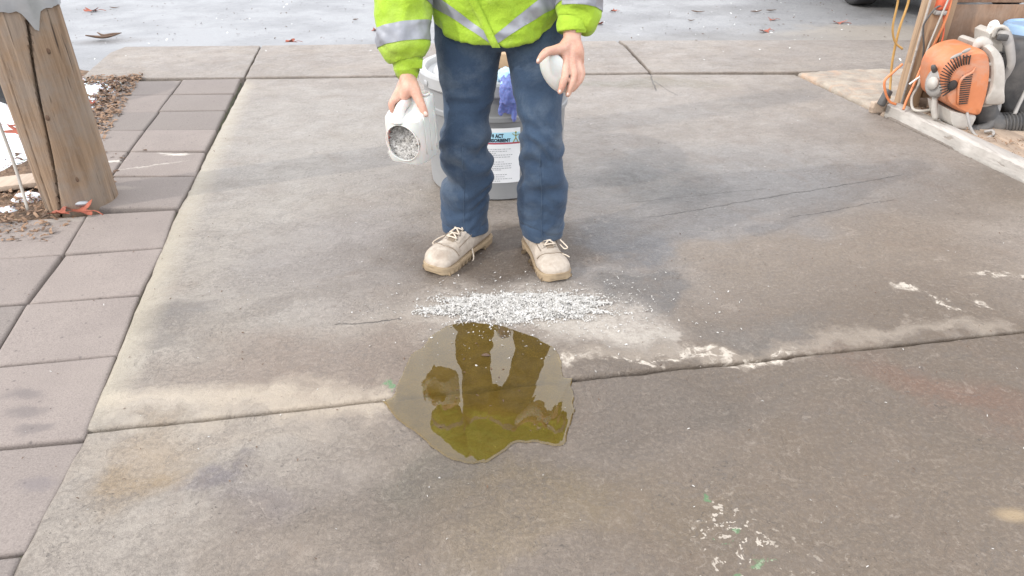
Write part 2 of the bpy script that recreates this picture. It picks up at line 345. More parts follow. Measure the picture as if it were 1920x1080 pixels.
def paver_mat():
    n = NB('paver_concrete')
    oi = n.t.nodes.new('ShaderNodeObjectInfo'); rnd = oi.outputs['Random']
    V = n.vmath('ADD', n.P, n.vmath('SCALE', (1., 2., 3.), rnd)) if False else n.P
    c = n.mix(n.mr(rnd, 0, 1), (0.235, 0.208, 0.196), (0.165, 0.150, 0.143))
    c = n.mix(n.math('MULTIPLY', n.mr(n.noise(5, 7, .65), .4, .7), .4), c, (0.152, 0.133, 0.129))
    sp = n.noise(230, 4, .7); c = n.mix(n.math('MULTIPLY', n.mr(sp, .5, .68), .5), c, (0.0912, 0.0798, 0.076)); c = n.mix(n.math('MULTIPLY', n.mr(sp, .45, .3), .4), c, (0.319, 0.289, 0.274))
    c = n.mix(n.math('MULTIPLY', n.mr(n.voro(21), .12, .05), .6), c, (0.076, 0.0684, 0.0684))
    Pw = n.vmath('ADD', n.P, n.vmath('SCALE', n.vmath('SUBTRACT', n.noise(22, 6, .7, col=True), (0.38, 0.38, 0.38)), .07))
    for px, py, rx, ry, an, st, co in ((55, 735, .05, .02, 0, .6, (0.114, 0.103, 0.106)), (60, 768, .05, .02, 0, .6, (0.114, 0.103, 0.106)), (75, 798, .04, .02, 0, .6, (0.114, 0.103, 0.106)), (80, 900, .04, .02, 0, .5, (0.129, 0.118, 0.129)),
                                   (220, 303, .04, .012, 15, .9, (0.517, 0.502, 0.471)), (338, 290, .05, .014, 5, .9, (0.517, 0.502, 0.471)), (285, 312, .14, .006, 28, .7, (0.38, 0.365, 0.342)), (315, 287, .03, .008, 0, .8, (0.456, 0.441, 0.418)),
                                   (215, 352, .1, .02, 0, .4, (0.319, 0.289, 0.258)), (130, 408, .10, .02, 8, .5, (0.319, 0.304, 0.281))):
        c = n.mix(n.math('MULTIPLY', n.blob(Pw, gp(px, py), rx, ry, an, .6), st), c, co)
    c = n.mix(1.0, c, (1.06, 1.01, .955), 'MULTIPLY')
    return n.fin(c, .88, n.bump(n.math('ADD', n.noise(160, 5, .7), n.math('MULTIPLY', n.noise(12, 5), .8)), .45, .004))

def wood_mat(name, a, b, axis=(1, 1, .06), scale=18, bstr=.6, rough=.75, cracks=.5, dark=(.05, .035, .025)):
    n = NB(name); v = n.mapp(n.P, (0, 0, 0), (0, 0, 0), axis, 'POINT')
    g = n.noise(scale, 8, .65, vec=v, dist=.6); g2 = n.noise(scale * 4, 5, .7, vec=v)
    c = n.mix(n.mr(g, .3, .7), a, b); c = n.mix(n.math('MULTIPLY', n.mr(g2, .5, .75), .5), c, tuple(x * .5 for x in b))
    c = n.mix(n.math('MULTIPLY', n.mr(n.noise(3, 5, .6), .45, .7), .4), c, tuple(x * .85 for x in a))
    c = n.mix(n.math('MULTIPLY', n.mr(n.noise(7, 6, .65), .42, .6), .45 if 'pole' in name else 0.0), c, (.22, .20, .18))
    k = n.mr(n.noise(scale * 1.8, 3, .5, vec=v, dist=.3), .66, .7); c = n.mix(n.math('MULTIPLY', k, cracks), c, dark)
    return n.fin(c, rough, n.bump(n.math('SUBTRACT', n.math('ADD', g, g2), k), bstr, .004), spec=.3)

def ply_mat():
    n = NB('plywood'); v = n.mapp(n.P, (0, 0, 0), (0, R(25), 0), (6, 1, 1.2), 'POINT')
    g = n.noise(5, 8, .7, vec=v, dist=1.5)
    c = n.mix(n.mr(g, .3, .7), (.30, .19, .125), (.19, .115, .075)); c = n.mix(n.math('MULTIPLY', n.mr(n.noise(14, 6, .7), .5, .7), .35), c, (.36, .27, .2))
    c = n.mix(n.math('MULTIPLY', n.mr(n.noise(2.5, 5, .6), .5, .65), .5), c, (.28, .23, .19))
    return n.fin(c, .75, n.bump(g, .3, .004), spec=.25)

def fabric(name, a, b, wsc=900, wr=.45, rough=.85, fade=None, sheen=.1, seams=True):
    n = NB(name); c = n.mix(n.mr(n.noise(9, 6, .6), .35, .7), a, b)
    if fade: c = n.mix(n.math('MULTIPLY', n.mr(n.noise(5, 6, .65, dist=.5), .5, .68), fade[1]), c, fade[0])
    c = n.mix(n.math('MULTIPLY', n.mr(n.noise(260, 3, .6), .4, .7), .2), c, tuple(x * .5 for x in b))
    h = n.math('ADD', n.noise(wsc * .4, 2), n.math('MULTIPLY', n.noise(34, 4, .6, dist=.8), 2.5))
    return n.fin(c, rough, n.bump(h, wr, .003), spec=.2, Sheen_Weight=sheen)
def skin_mat():
    n = NB('skin'); c = n.mix(n.mr(n.noise(30, 5), .35, .7), (.56, .35, .265), (.47, .235, .17))
    c = n.mix(n.math('MULTIPLY', n.mr(n.noise(160, 3), .5, .7), .3), c, (.62, .42, .33))
    return n.fin(c, .5, n.bump(n.math('ADD', n.noise(240, 4), n.math('MULTIPLY', n.noise(70, 4, .6, dist=1.0), 2.0)), .35, .0015), spec=.4, Subsurface_Weight=.12, Subsurface_Scale=.01)

M = {}
M['concrete'] = concrete_mat(); M['asphalt'] = asphalt_mat(); M['paver'] = paver_mat()
M['grout'] = simple('joint_dirt', (.10, .09, .075), (.035, .03, .025), .95, 30, .8, 90, .006)
M['moss'] = simple('joint_moss', (.085, .085, .04), (.03, .03, .02), .95, 60, .8, 120, .006)
M['soil'] = simple('mulch_soil', (.24, .15, .09), (.09, .06, .04), .95, 25, 1, 70, .02)
M['pole'] = wood_mat('weathered_pole', (.32, .225, .15), (.14, .09, .055), (1, 1, .045), 34, 1.0, .8, .95)
M['stud'] = wood_mat('stud_wood', (.48, .34, .22), (.34, .22, .14), (1, 1, .06), 20, .4, .7, .3)
M['sill'] = wood_mat('painted_sill', (.52, .49, .45), (.36, .33, .30), (1, .08, 1), 20, .6, .7, .45, (.2, .15, .11))
M['board'] = wood_mat('floor_board', (.50, .40, .31), (.38, .29, .22), (1, .08, 1), 16, .5, .7, .3)
M['ply'] = ply_mat()
M['snow'] = simple('snow', (.8, .81, .83), (.7, .72, .76), .7, 20, .6, 60, .01, Subsurface_Weight=.2)
M['metal_sheet'] = simple('galvanised_sheet', (.42, .43, .44), (.3, .31, .32), .35, 10, .3, 20, .004, metal=.7)
M['denim'] = fabric('navy_work_cloth', (.046, .075, .122), (.029, .050, .088), fade=((.12, .15, .185), .6))
M['thread'] = simple('seam_thread', (.065, .10, .15), (.045, .07, .115), .9)
M['hivis'] = fabric('hivis_green', (.35, .52, .04), (.28, .44, .03), fade=((.44, .56, .14), .55), rough=.7, wr=.6)
M['silver'] = simple('reflective_silver', (.30, .31, .34), (.24, .25, .28), .45, 20, .3, 60, .003, metal=.25)
M['skin'] = skin_mat()
M['nail'] = simple('finger_nail', (.72, .55, .48), (.68, .5, .43), .35)
M['hair'] = simple('dark_hair', (.05, .035, .025), (.03, .02, .015), .6, 200, .8, 400)
M['boot'] = simple('tan_leather', (.47, .41, .345), (.34, .285, .23), .72, 26, .7, 90, .003, ((.22, .17, .13), .75))
M['seam'] = simple('boot_seam', (.24, .19, .14), (.18, .14, .1), .8)
M['sole'] = simple('cream_rubber', (.38, .29, .185), (.26, .19, .12), .7, 20, .3, 60, .003, ((.30, .23, .15), .6))
M['lace'] = simple('cream_lace', (.62, .54, .44), (.48, .4, .32), .85, 60, .5, 300)
M['eyelet'] = simple('eyelet_metal', (.3, .27, .22), (.2, .18, .15), .4, metal=.8)
M['drum'] = simple('grey_drum_plastic', (.27, .275, .28), (.22, .225, .23), .42, 5, .1, 30, .002, ((.30, .30, .30), .35))
M['lid'] = simple('grey_lid_plastic', (.40, .405, .41), (.33, .335, .34), .4, 5, .1, 30, .002, ((.34, .33, .32), .3))
M['label'] = simple('label_paper', (.80, .81, .82), (.74, .75, .77), .5, 8, .05)
M['labelblue'] = simple('label_print_blue', (.38, .66, .80), (.45, .74, .86), .5, 14, .05)
M['ink'] = simple('label_ink', (.03, .045, .06), (.02, .03, .05), .5)
M['inkred'] = simple('label_ink_red', (.45, .08, .12), (.4, .07, .1), .5)
M['inkgreen'] = simple('label_ink_green', (.12, .2, .05), (.35, .25, .04), .5, 80)
M['inkgrey'] = simple('label_small_print', (.25, .26, .28), (.33, .34, .36), .6, 200)
M['glove'] = simple('nitrile_glove', (.15, .20, .50), (.12, .16, .42), .5, 30, .5, 80, .004, Subsurface_Weight=.2)
M['glovelight'] = simple('nitrile_cuff', (.42, .64, .80), (.34, .55, .75), .45, 30, .5, 80, .004)
M['card'] = simple('cardboard', (.46, .32, .2), (.4, .27, .17), .85, 10, .2, 90, .002)
M['white'] = simple('white_paper', (.82, .82, .80), (.78, .78, .76), .7)
M['jug'] = simple('white_jug_plastic', (.60, .585, .56), (.52, .505, .48), .38, 9, .1, 30, .002, ((.58, .55, .50), .3), Subsurface_Weight=.25, Subsurface_Scale=.02)
M['flake'] = simple('absorbent_flake', (.58, .565, .54), (.34, .325, .30), .9, 60, .3)
M['flakeg'] = simple('absorbent_bed', (.42, .41, .39), (.24, .225, .21), .95, 90, 1, 160, .01)
M['orange'] = simple('orange_housing', (.56, .20, .085), (.46, .155, .065), .5, 9, .1, 40, .002, ((.42, .31, .25), .8))
M['dusty_white'] = simple('dusty_white_plastic', (.50, .47, .43), (.38, .355, .32), .55, 12, .2, 40, .003, ((.34, .3, .26), .5))
M['dusty_grey'] = simple('dusty_grey_plastic', (.30, .285, .27), (.26, .245, .23), .6, 12, .2, 40, .003, ((.45, .41, .36), .4))
M['black'] = simple('black_plastic', (.05, .05, .052), (.09, .085, .08), .6, 14, .2, 40, .003, ((.18, .165, .15), .5))
M['black2'] = simple('dark_recess', (.04, .03, .028), (.02, .018, .016), .8)
M['bluebin'] = simple('blue_plastic', (.22, .36, .55), (.3, .44, .62), .4, 10, .1, 30, .002, ((.5, .56, .62), .5))
M['cordorange'] = simple('orange_cord', (.72, .25, .10), (.6, .2, .08), .5)
M['cordyellow'] = simple('yellow_cord', (.50, .30, .10), (.42, .24, .07), .5)
M['cordgrey'] = simple('grey_cord', (.45, .42, .37), (.35, .33, .3), .6)
M['red'] = simple('red_plastic', (.6, .13, .06), (.5, .1, .05), .45)
M['stone'] = simple('tan_broken_concrete', (.36, .31, .25), (.24, .205, .17), .85, 9, .9, 40, .012, ((.55, .30, .17), .5))
M['leaf'] = simple('red_leaf', (.34, .09, .05), (.22, .06, .035), .7, 40, .4, 120)
M['bark'] = simple('bark_chip', (.13, .075, .045), (.07, .045, .03), .85, 60, .7, 160)
M['bark2'] = simple('straw_chip', (.30, .19, .12), (.17, .10, .06), .85, 60, .7, 160)
M['tyre'] = simple('tyre_rubber', (.025, .025, .027), (.04, .038, .036), .8, 30)
M['carpaint'] = simple('car_paint', (.05, .055, .065), (.045, .05, .06), .25, 4, .0)
M['rim'] = simple('alloy_rim', (.5, .5, .52), (.4, .4, .42), .3, metal=.8)
M['glass'] = simple('car_glass', (.02, .025, .03), (.02, .02, .025), .08)
M['lamp'] = simple('head_lamp', (.7, .7, .72), (.6, .6, .62), .2)

# ================================================================ SETTING
def sheet(name, pts, mat, z, kind='structure', parent=None, n=1):
    return mk(name, ([(p[0], p[1], z) for p in pts], [tuple(range(len(pts)))]), mat, parent, smooth=False, kind=kind)
sheet('ground', [(-150, -60), (150, -60), (150, 300), (-150, 300)], M['soil'], -.09)
sheet('road', [(-120, 4.85), (-2.7, 4.85), (-2.7, 5.45), (120, 5.45), (120, 250), (-120, 250)], M['asphalt'], -.022)
sheet('joint_bed', [(-4, -1.5), (5, -1.5), (5, 5.42), (-4, 5.42)], M['grout'], -.03)

def slab_vf(poly, z0, thick=.07, step=.03, rag=.004, edge=.007, drop=.005, chip=.0, tile=False):
    P = [Vector((p[0], p[1], 0)) for p in poly]; out_ = []
    n = len(P)
    area = sum(P[i].x * P[(i + 1) % n].y - P[(i + 1) % n].x * P[i].y for i in range(n))
    if area < 0: P = P[::-1]
    for i in range(n):
        a, b = P[i], P[(i + 1) % n]; L_ = (b - a).length; k = max(1, int(L_ / step))
        d = (b - a) / L_; nrm = Vector((-d.y, d.x, 0))
        for j in range(k):
            q = a + (b - a) * (j / k)
            off = 0 if j == 0 else (mnoise.noise(q * 9 + Vector((i * 5, 0, z0))) * rag + mnoise.noise(q * 45) * rag * .6)
            if chip and j and mnoise.noise(q * 6 + Vector((3, i, 7))) > .35: off += chip * random.random()
            out_.append((q + nrm * off, nrm))
    V = []
    m = len(out_)
    for kx, (o_, dz) in enumerate(((0, -thick), (0, -drop * 2.2), (edge * .3, -drop * .8), (edge, -drop * .15), (edge * 2, 0))):
        for i, (q, _) in enumerate(out_):
            na = out_[i - 1][1]; nb = out_[(i) % m][1]; nn = (na + nb)
            nn = nn / max(.3, nn.length) * (1.0 if na.dot(nb) > .9 else 1.41)
            V.append((q.x + nn.x * o_, q.y + nn.y * o_, z0 + dz))
    Fc = []
    for r in range(4):
        for i in range(m):
            Fc.append((r * m + i, r * m + (i + 1) % m, (r + 1) * m + (i + 1) % m, (r + 1) * m + i))
    Fc.append(tuple(4 * m + i for i in range(m)))
    return V, Fc
def xy(v): return (v[0], v[1])
drive = bpy.data.objects.new('driveway', None); COL.objects.link(drive); drive['kind'] = 'structure'
# main slab and near slab, split by the joint that runs under the puddle
JA, JB = gp(158, 808), gp(1920, 620); JD = (JB - JA).normalized(); JN = Vector((-JD.y, JD.x, 0))
JE = JA + JD * 4.2
main = [JA + JN * .004, gp(334, 392), gp(461, 148), gp(1215, 139), gp(1490, 139.5), gp(1650, 215), gp(1920, 342) + Vector((.0, 0, 0)), gp(1920, 342) + Vector((.22, -.9, 0)), JA + JD * 3.55 + JN * .004]
mk('slab', slab_vf([xy(p) for p in main], 0, rag=.004, chip=.006), M['concrete'], drive)
near = [JA - JN * .005 + JD * .006, gp(22, 1075), (-.80, .1), (-.62, -1.3), (4.2, -1.3), JE - JN * .005]
mk('slab', slab_vf([xy(p) for p in near], -.001, rag=.005, chip=.008), M['concrete'], drive)
side = [gp(1650, 215) + Vector((.03, -.02, 0)), (5, 3.8), (5, 1.0), JA + JD * 3.6 + JN * .01, gp(1920, 342) + Vector((.25, -.9, 0)), gp(1920, 342) + Vector((.03, 0, 0))]
mk('slab', slab_vf([xy(p) for p in side], -.003), M['concrete'], drive)
# gutter strip
strip = bpy.data.objects.new('gutter_strip', None); COL.objects.link(strip); strip['kind'] = 'structure'
for poly in ([gp(150, 148), gp(457, 146), gp(488, 86), gp(235, 88), gp(205, 100)],
             [gp(460, 145.5), gp(1217, 136.5), gp(1170, 87), gp(1154, 77), gp(490.5, 86)],
             [gp(1222, 136.5), gp(1490, 135.5), gp(1720, 130), gp(2300, 122), gp(2300, 74), gp(1160, 76.5), gp(1176, 87)]):
    mk('slab', slab_vf([xy(p) for p in poly], .004, rag=.004, edge=.006, drop=.005, chip=.004), M['concrete'], strip)

# paved path: every paver its own piece
path = bpy.data.objects.new('paved_path', None); COL.objects.link(path); path['kind'] = 'structure'
E0 = Vector((-.990, .975, 0)); 
def edge_line(s):     # right edge of the path, slightly bent as in the photo
    tab = [(-.4, (-.93, .60)), (0, (-.990, .975)), (.33, (-1.037, 1.30)), (1.0, (-1.205, 1.955)), (1.36, (-1.268, 2.30)), (1.70, (-1.355, 2.635)), (2.33, (-1.49, 3.26)), (3.72, (-1.765, 4.63))]
    for (a, p), (b, q) in zip(tab, tab[1:]):
        if s <= b or b == 3.72:
            t = (s - a) / (b - a); return Vector((p[0] + (q[0] - p[0]) * t, p[1] + (q[1] - p[1]) * t, 0))
cdir = Vector((-.978, -.155, 0)).normalized()
rows = [-.36, -.01, .33, .68, 1.02, 1.36, 1.70, 2.04, 2.36, 2.69, 3.03, 3.375, 3.72]
wid = .335
for i in range(len(rows) - 1):
    for c_ in range(3):
        if c_ == 1 and i in (6,): continue
        if c_ == 2 and i > 5: continue
        s0, s1 = rows[i] + .005, rows[i + 1] - .005
        up = i >= 6
        a = c_ * wid + ((-.020 if up else -.002) if c_ == 0 else .004) + (.012 if up and c_ else 0); b = (c_ + 1) * wid - .004 + (.022 if up and c_ else .008 if up else 0)
        sh = cdir.copy()
        if up: sh = Vector((-.995, .01 - .02 * (i - 6), 0)).normalized()
        jt = lambda: Vector((random.uniform(-.003, .003), random.uniform(-.003, .003), 0))
        p = [edge_line(s0) + sh * a + jt(), edge_line(s1) + sh * a + jt(), edge_line(s1) + sh * b + jt(), edge_line(s0) + sh * b + jt()]
        if i == 6 and c_ == 0: p[0] = edge_line(s0) + sh * (a + .01); 
        v = slab_vf([xy(q) for q in p], 0.0, thick=.06, rag=.0016, edge=.006, drop=.004)
        tx, ty = random.uniform(-.012, .012), random.uniform(-.012, .012); z0 = random.uniform(-.004, .004) + (.006 if up else 0)
        cx = sum(q.x for q in p) / 4; cy = sum(q.y for q in p) / 4
        V = [(x, y, z + z0 + (x - cx) * tx + (y - cy) * ty) for x, y, z in v[0]]
        mk('paver', (V, v[1]), M['paver'], path)
# moss and grit that fills the joint between pavers and slab
pts = [edge_line(s) for s in np.linspace(-.3, 3.7, 60)]
V = []; 
for i, p in enumerate(pts):
    for k, dx in enumerate((-.03, -.01, .01, .03)):
        V.append((p.x + dx + random.uniform(-.004, .004), p.y, -.017 + (-.006 if k in (0, 3) else random.uniform(-.005, .005))))
mk('joint_moss', (V, [(i * 4 + k, i * 4 + k + 1, i * 4 + k + 5, i * 4 + k + 4) for i in range(59) for k in range(3)]), M['moss'], None, kind='stuff')

# planting bed on the left
bed_pts = [(-1.72, 2.50), (-1.70, 2.95), (-1.95, 3.1), (-2.22, 3.6), (-2.46, 4.2), (-2.60, 4.75), (-2.95, 4.95), (-6, 4.9), (-6, 1.5), (-2.1, 2.35)]
bm = bmesh.new()
vs = [bm.verts.new((x, y, -.012)) for x, y in bed_pts]; f = bm.faces.new(vs); bmesh.ops.triangulate(bm, faces=[f])
bmesh.ops.subdivide_edges(bm, edges=bm.edges[:], cuts=12, use_grid_fill=True)
for v in bm.verts: v.co.z += (mnoise.noise(v.co * 5) * .012 + mnoise.noise(v.co * 22) * .006) - .004
mk('planting_bed', ([v.co.copy() for v in bm.verts], [[v.index for v in f.verts] for f in bm.faces]), M['soil'], None, kind='structure'); bm.free()

def chips(name, region, count, size, mats, z=.0, seed=1, zf=None, flat=.5, lift=.006, elong=2.6):
    rnd = random.Random(seed); V = []; Fc = []
    while len(V) < count * 6:
        x, y = region(rnd)
        s = size * rnd.uniform(.5, 1.5); a = rnd.uniform(0, 6.28); tl = rnd.uniform(-flat, flat); tr = rnd.uniform(-flat, flat)
        zz = (zf(x, y) if zf else z) + rnd.uniform(0, lift) + s * .25
        m = Matrix.Rotation(a, 3, 'Z') @ Matrix.Rotation(tl, 3, 'X') @ Matrix.Rotation(tr, 3, 'Y')
        wv_ = s / elong; n = len(V)
        for (u, v, q) in ((-s * .5, -wv_ * .4, 0), (0, -wv_ * .5, s * .12), (s * .5, -wv_ * .3, 0), (s * .45, wv_ * .4, 0), (0, wv_ * .5, s * .14), (-s * .5, wv_ * .3, -s * .02)):
            V.append(Vector((x, y, zz)) + m @ Vector((u * rnd.uniform(.8, 1.2), v * rnd.uniform(.7, 1.3), q)))
        Fc += [(n, n + 1, n + 4, n + 5), (n + 1, n + 2, n + 3, n + 4)]
    return mk(name, (V, Fc), mats, None, smooth=False, kind='stuff')
def in_tri(pts):
    def f_(r):
        while True:
            a, b = r.random(), r.random()
            if a + b < 1: return (pts[0][0] + (pts[1][0] - pts[0][0]) * a + (pts[2][0] - pts[0][0]) * b, pts[0][1] + (pts[1][1] - pts[0][1]) * a + (pts[2][1] - pts[0][1]) * b)
    return f_
chips('leaf_litter', in_tri([(-1.9, 3.0), (-2.42, 4.75), (-3.1, 4.6)]), 2600, .026, M['bark2'], z=-.012, seed=3, lift=.02)
chips('bark_mulch', in_tri([(-1.9, 2.9), (-2.45, 4.7), (-3.0, 4.4)]), 1800, .026, M['bark'], z=-.012, seed=4, lift=.018)
chips('wood_chips', lambda r: (r.uniform(-2.6, -1.72), r.uniform(2.35, 2.95)), 900, .022, M['bark2'], z=-.012, seed=5, lift=.015)
chips('fallen_bark', lambda r: (r.uniform(-3.2, -1.75), r.uniform(2.4, 3.3)), 900, .024, M['bark'], z=-.012, seed=6, lift=.015)
def snow_patch(c, rx, ry, h, label, seed):
    V = []; n = 40; rings = 6
    for r in range(rings, -1, -1):
        for k in range(n):
            q = 2 * math.pi * k / n; rr = r / rings
            e = 1 + .35 * mnoise.noise(Vector((math.cos(q) * 1.6 + seed * 3, math.sin(q) * 1.6, seed))) + .12 * mnoise.noise(Vector((math.cos(q) * 7, math.sin(q) * 7, seed)))
            V.append((c[0] + rx * rr * e * math.cos(q), c[1] + ry * rr * e * math.sin(q), -.02 + (h * (1 - rr ** 3) if r < rings else -.01) * (1 + .25 * mnoise.noise(Vector((c[0] + rr * 3 * math.cos(q), rr * 3 * math.sin(q), seed))))))
    Fc = [(r * n + k, r * n + (k + 1) % n, (r + 1) * n + (k + 1) % n, (r + 1) * n + k) for r in range(rings) for k in range(n)]
    Fc.append(tuple(rings * n + k for k in range(n)))
    return tag(mk('snow_patch', (V, Fc), M['snow']), label, 'snow', 'snow patches')
snow_patch(gp(20, 235), .38, .95, .05, 'long bank of melting snow left of the wooden pole', 1)
snow_patch(gp(60, 175), .28, .40, .05, 'snow at the far end of the bank, behind the wooden pole', 2)
snow_patch(gp(148, 180), .13, .30, .045, 'small snow patch right of the pole beside the leaf litter', 3)
snow_patch(gp(52, 366), .07, .05, .03, 'small snow clump beside the pole foot near the tan board', 4)
snow_patch(gp(12, 388), .05, .03, .02, 'tiny snow clump at the left picture edge below the tan board', 5)
pb = mk('board_offcut', bevbox((gp(10, 352) + Vector((-.05, 0, .012)))[:], (.62, .13, .022), .003, rz=R(22)), M['board']); tag(pb, 'tan wooden board lying in the snow left of the pole', 'board')

# wooden pole with drying crack, metal sheet wrap
pc = (-1.775, 2.72); pr = .135
pole = thing('wooden_pole', (pc[0], pc[1], 0), 'thick weathered wooden pole with a long drying crack, standing beside the pavers', 'pole')
rings = []
for z in np.linspace(-.06, 2.9, 110):
    ring = []
    for k in range(260):
        q = 2 * math.pi * k / 260
        qc = math.radians(-97 + 65 * min(z, .8) + 2.5 * math.sin(z * 9)); dq = (q - qc + math.pi) % (2 * math.pi) - math.pi
        r = pr * (1 - .03 * z) * (1 + .006 * mnoise.noise(Vector((math.cos(q) * 14, math.sin(q) * 14, z * 2.5))) + .012 * mnoise.noise(Vector((math.cos(q) * 5, math.sin(q) * 5, z * .6))))
        wd = .021 + .012 * mnoise.noise(Vector((0, 0, z * 5)))
        r -= .045 * math.exp(-(dq / wd) ** 2) * (1 if z < 2.2 else 0)
        q2 = math.radians(-112 + 14 * z); d2 = (q - q2 + math.pi) % (2 * math.pi) - math.pi
        r -= .016 * math.exp(-(d2 / .018) ** 2) * max(0, mnoise.noise(Vector((5, 0, z * 2))) + .4)
        ring.append(Vector((pc[0] + r * math.cos(q), pc[1] + r * math.sin(q), z)))
    rings.append(ring)
mk('shaft', loft(rings), M['pole'], pole, auto=50)
rings = []
for z in (0, .02, .25, .5):
    ring = []
    for k in range(72):
        q = 2 * math.pi * k / 72; d = (math.degrees(q) + 360) % 360
        zz = z if z > .1 else z - (.07 * math.exp(-((d - 318) / 9) ** 2)) + .006 * mnoise.noise(Vector((q * 6, 0, 0)))
        r = pr + .004 + .003 * mnoise.noise(Vector((q * 4, z * 9, 3)))
        ring.append(Vector((pc[0] + r * math.cos(q), pc[1] + r * math.sin(q), .757 + zz)))
    rings.append(ring)
mk('metal_wrap', loft(rings, caps=False), M['metal_sheet'], pole)
for px, py in ((112, 102), (88, 222), (145, 340)):
    p = at(px, py, 2.592); q = Vector((p.x - pc[0], p.y - pc[1], 0)).normalized()
    mk('knot', ellip((pc[0] + q.x * pr * .99, pc[1] + q.y * pr * .99, p.z), (.009, .003, .011), 10, 6), M['bark'], pole)
p = gp(150, 381, .03); o = mk('paint_blob', ellip((p.x, p.y - .01, .035), (.042, .02, .016), 14, 8), M['metal_sheet'], pole, label='whitish grey blob on the pole foot')
t1 = tube([(-2.02, 2.72, 1.4), (-2.0, 2.70, .8), (-1.985, 2.7, .45), (-1.97, 2.68, .18), (-1.94, 2.62, .0)], .006, 8, 30)
tag(mk('ground_wire', t1, M['cordgrey']), 'thin grey wire hanging down the left side of the wooden pole', 'wire')

def leaf(p, s, rz, label, seed, name='fallen_leaf', mat='leaf', curl=.35):
    s *= .62
    rnd = random.Random(seed); V = []; lobes = 5
    n = 30; V.append(Vector((0, 0, .02 * s)))
    for ring in (.5, 1):
        for k in range(n):
            q = 2 * math.pi * k / n
            r = ring * (.45 + .55 * abs(math.cos(q * lobes / 2 + .3)) ** 1.5) * (1 + .15 * rnd.uniform(-1, 1)) * (1 if ring == 1 else 1.1)
            V.append(Vector((r * math.cos(q) * s, r * math.sin(q) * s * .62, curl * s * (r * r) * (.4 + .8 * math.sin(q * 2 + seed)) + .1 * s * ring)))
    Fc = [(0, 1 + k, 1 + (k + 1) % n) for k in range(n)] + [(1 + k, 1 + n + k, 1 + n + (k + 1) % n, 1 + (k + 1) % n) for k in range(n)]
    m = Matrix.Rotation(rz, 3, 'Z'); st = tube([(s * .4, 0, .03 * s), (s * 1.1, .1 * s, .15 * s), (s * 1.7, .05 * s, .02 * s)], s * .035, 5, 8)
    zmin = min(v.z for v in V + st[0])
    W = [m @ (Vector(v) - Vector((0, 0, zmin))) + Vector(p) for v in V]; W2 = [m @ (Vector(v) - Vector((0, 0, zmin))) + Vector(p) for v in st[0]]
    root = thing(name, p, label, 'leaf', 'fallen leaves')
    mk('blade', (W, Fc), M[mat], root); mk('stalk', (W2, st[1]), M[mat], root)
    return root
RZ = -.022
for px, py, s, rz, z, lb in ((545, 80, .085, .1, .006, 'curled red leaf on the gutter strip left of the worker'),
        (703, 57, .065, 1.2, RZ, 'small dark curled leaf on the road beside the left sleeve'), (172, 22, .12, .2, RZ, 'long thin pale red leaf on the bright road above the pole side'),
        (1122, 46, .085, 2.9, RZ, 'red leaf on the road just right of the raised sleeve'), (1150, 22, .07, .5, RZ, 'faint red leaf near the top edge right of the sleeve'),
        (1434, 60, .095, .4, RZ, 'bright red lobed leaf, middle of the right road'), (1448, 38, .08, .3, RZ, 'thin dark red leaf behind the bright lobed leaf'),
        (1572, 44, .10, -.3, RZ, 'red leaf alone on the brown wet part of the road'), (176, 196, .075, 1.9, .008, 'rusty red leaf on the mulch right of the pole'),
        (40, 250, .12, .2, .04, 'dark red leaf lying on the snow left of the pole'), (30, 238, .09, 2.8, .04, 'brown thin leaf on the snow, above the dark red one'),
        (150, 397, .11, -.35, .012, 'bright red leaf wedged at the foot of the pole'), (112, 401, .07, .1, .012, 'thin red leaf flat against the left of the pole foot')):
    leaf(gp(px, py, z), s, rz, lb, int(px))
def stick(px, py, ln, rz, label, seed, r=.010):
    rnd = random.Random(seed); c = gp(px, py, RZ + r * 1.2); d = Vector((math.cos(rz), math.sin(rz), 0))
    P = [c + d * (t * ln / 2) + Vector((0, rnd.uniform(-.1, .1) * ln, abs(t) * rnd.uniform(.0, .12) * ln)) for t in (-1, -.4, .2, 1)]
    tag(mk('bark_strip', tube(P, [r * .5, r * 1.2, r, r * .4], 8, 14, flat=.45), M['bark']), label, 'bark')
stick(195, 70, .24, .25, 'dark curled bark strip on the dark smudge of the left road', 1, .02); stick(205, 65, .18, .35, 'second bark strip lying on the first one on the left road', 2, .012)
stick(1308, 22, .12, -.4, 'dark twig at the top of the right road, leftmost of three', 3); stick(1418, 21, .11, .0, 'short dark twig, middle of the three at the top of the right road', 4); stick(1446, 20, .12, .5, 'bent dark twig, rightmost of the three at the top of the right road', 5)
stick(1296, 38, .06, .1, 'tiny dark twig below the leftmost twig of the right road', 6, .007); stick(667, 36, .05, .3, 'tiny dark crumb of bark on the bright road left of the sleeve', 7, .01); stick(215, 14, .08, .4, 'small bark bit near the top left of the road', 8, .008)
chips('road_grit', lambda r: (r.uniform(-4.2, 4), r.uniform(5.8, 7.9)), 420, .016, M['bark'], z=RZ, seed=9, lift=.001)
chips('pale_crumbs', lambda r: (r.uniform(-3.5, 3.5), r.uniform(5.0, 7.6)), 110, .018, M['white'], z=RZ + .025, seed=10, lift=.001)
chips('slab_grit', lambda r: (r.uniform(-1.6, 2.2), r.uniform(.8, 5.0)), 700, .0055, M['bark'], z=.0, seed=11, lift=.0005)
chips('white_grit', lambda r: (r.uniform(-1.3, 2.2), r.uniform(.8, 4.6)), 450, .005, M['flake'], z=.0, seed=12, lift=.0005)

# broken tan concrete between gutter and shed
st_pts = [gp(1496, 138), gp(1652, 212), gp(1690, 215), gp(1745, 130), gp(1600, 132)]
vf = slab_vf([xy(p) for p in st_pts], .012, rag=.02, edge=.015, drop=.014, chip=.02)
tag(mk('broken_slab', vf, M['stone']), kind='structure')

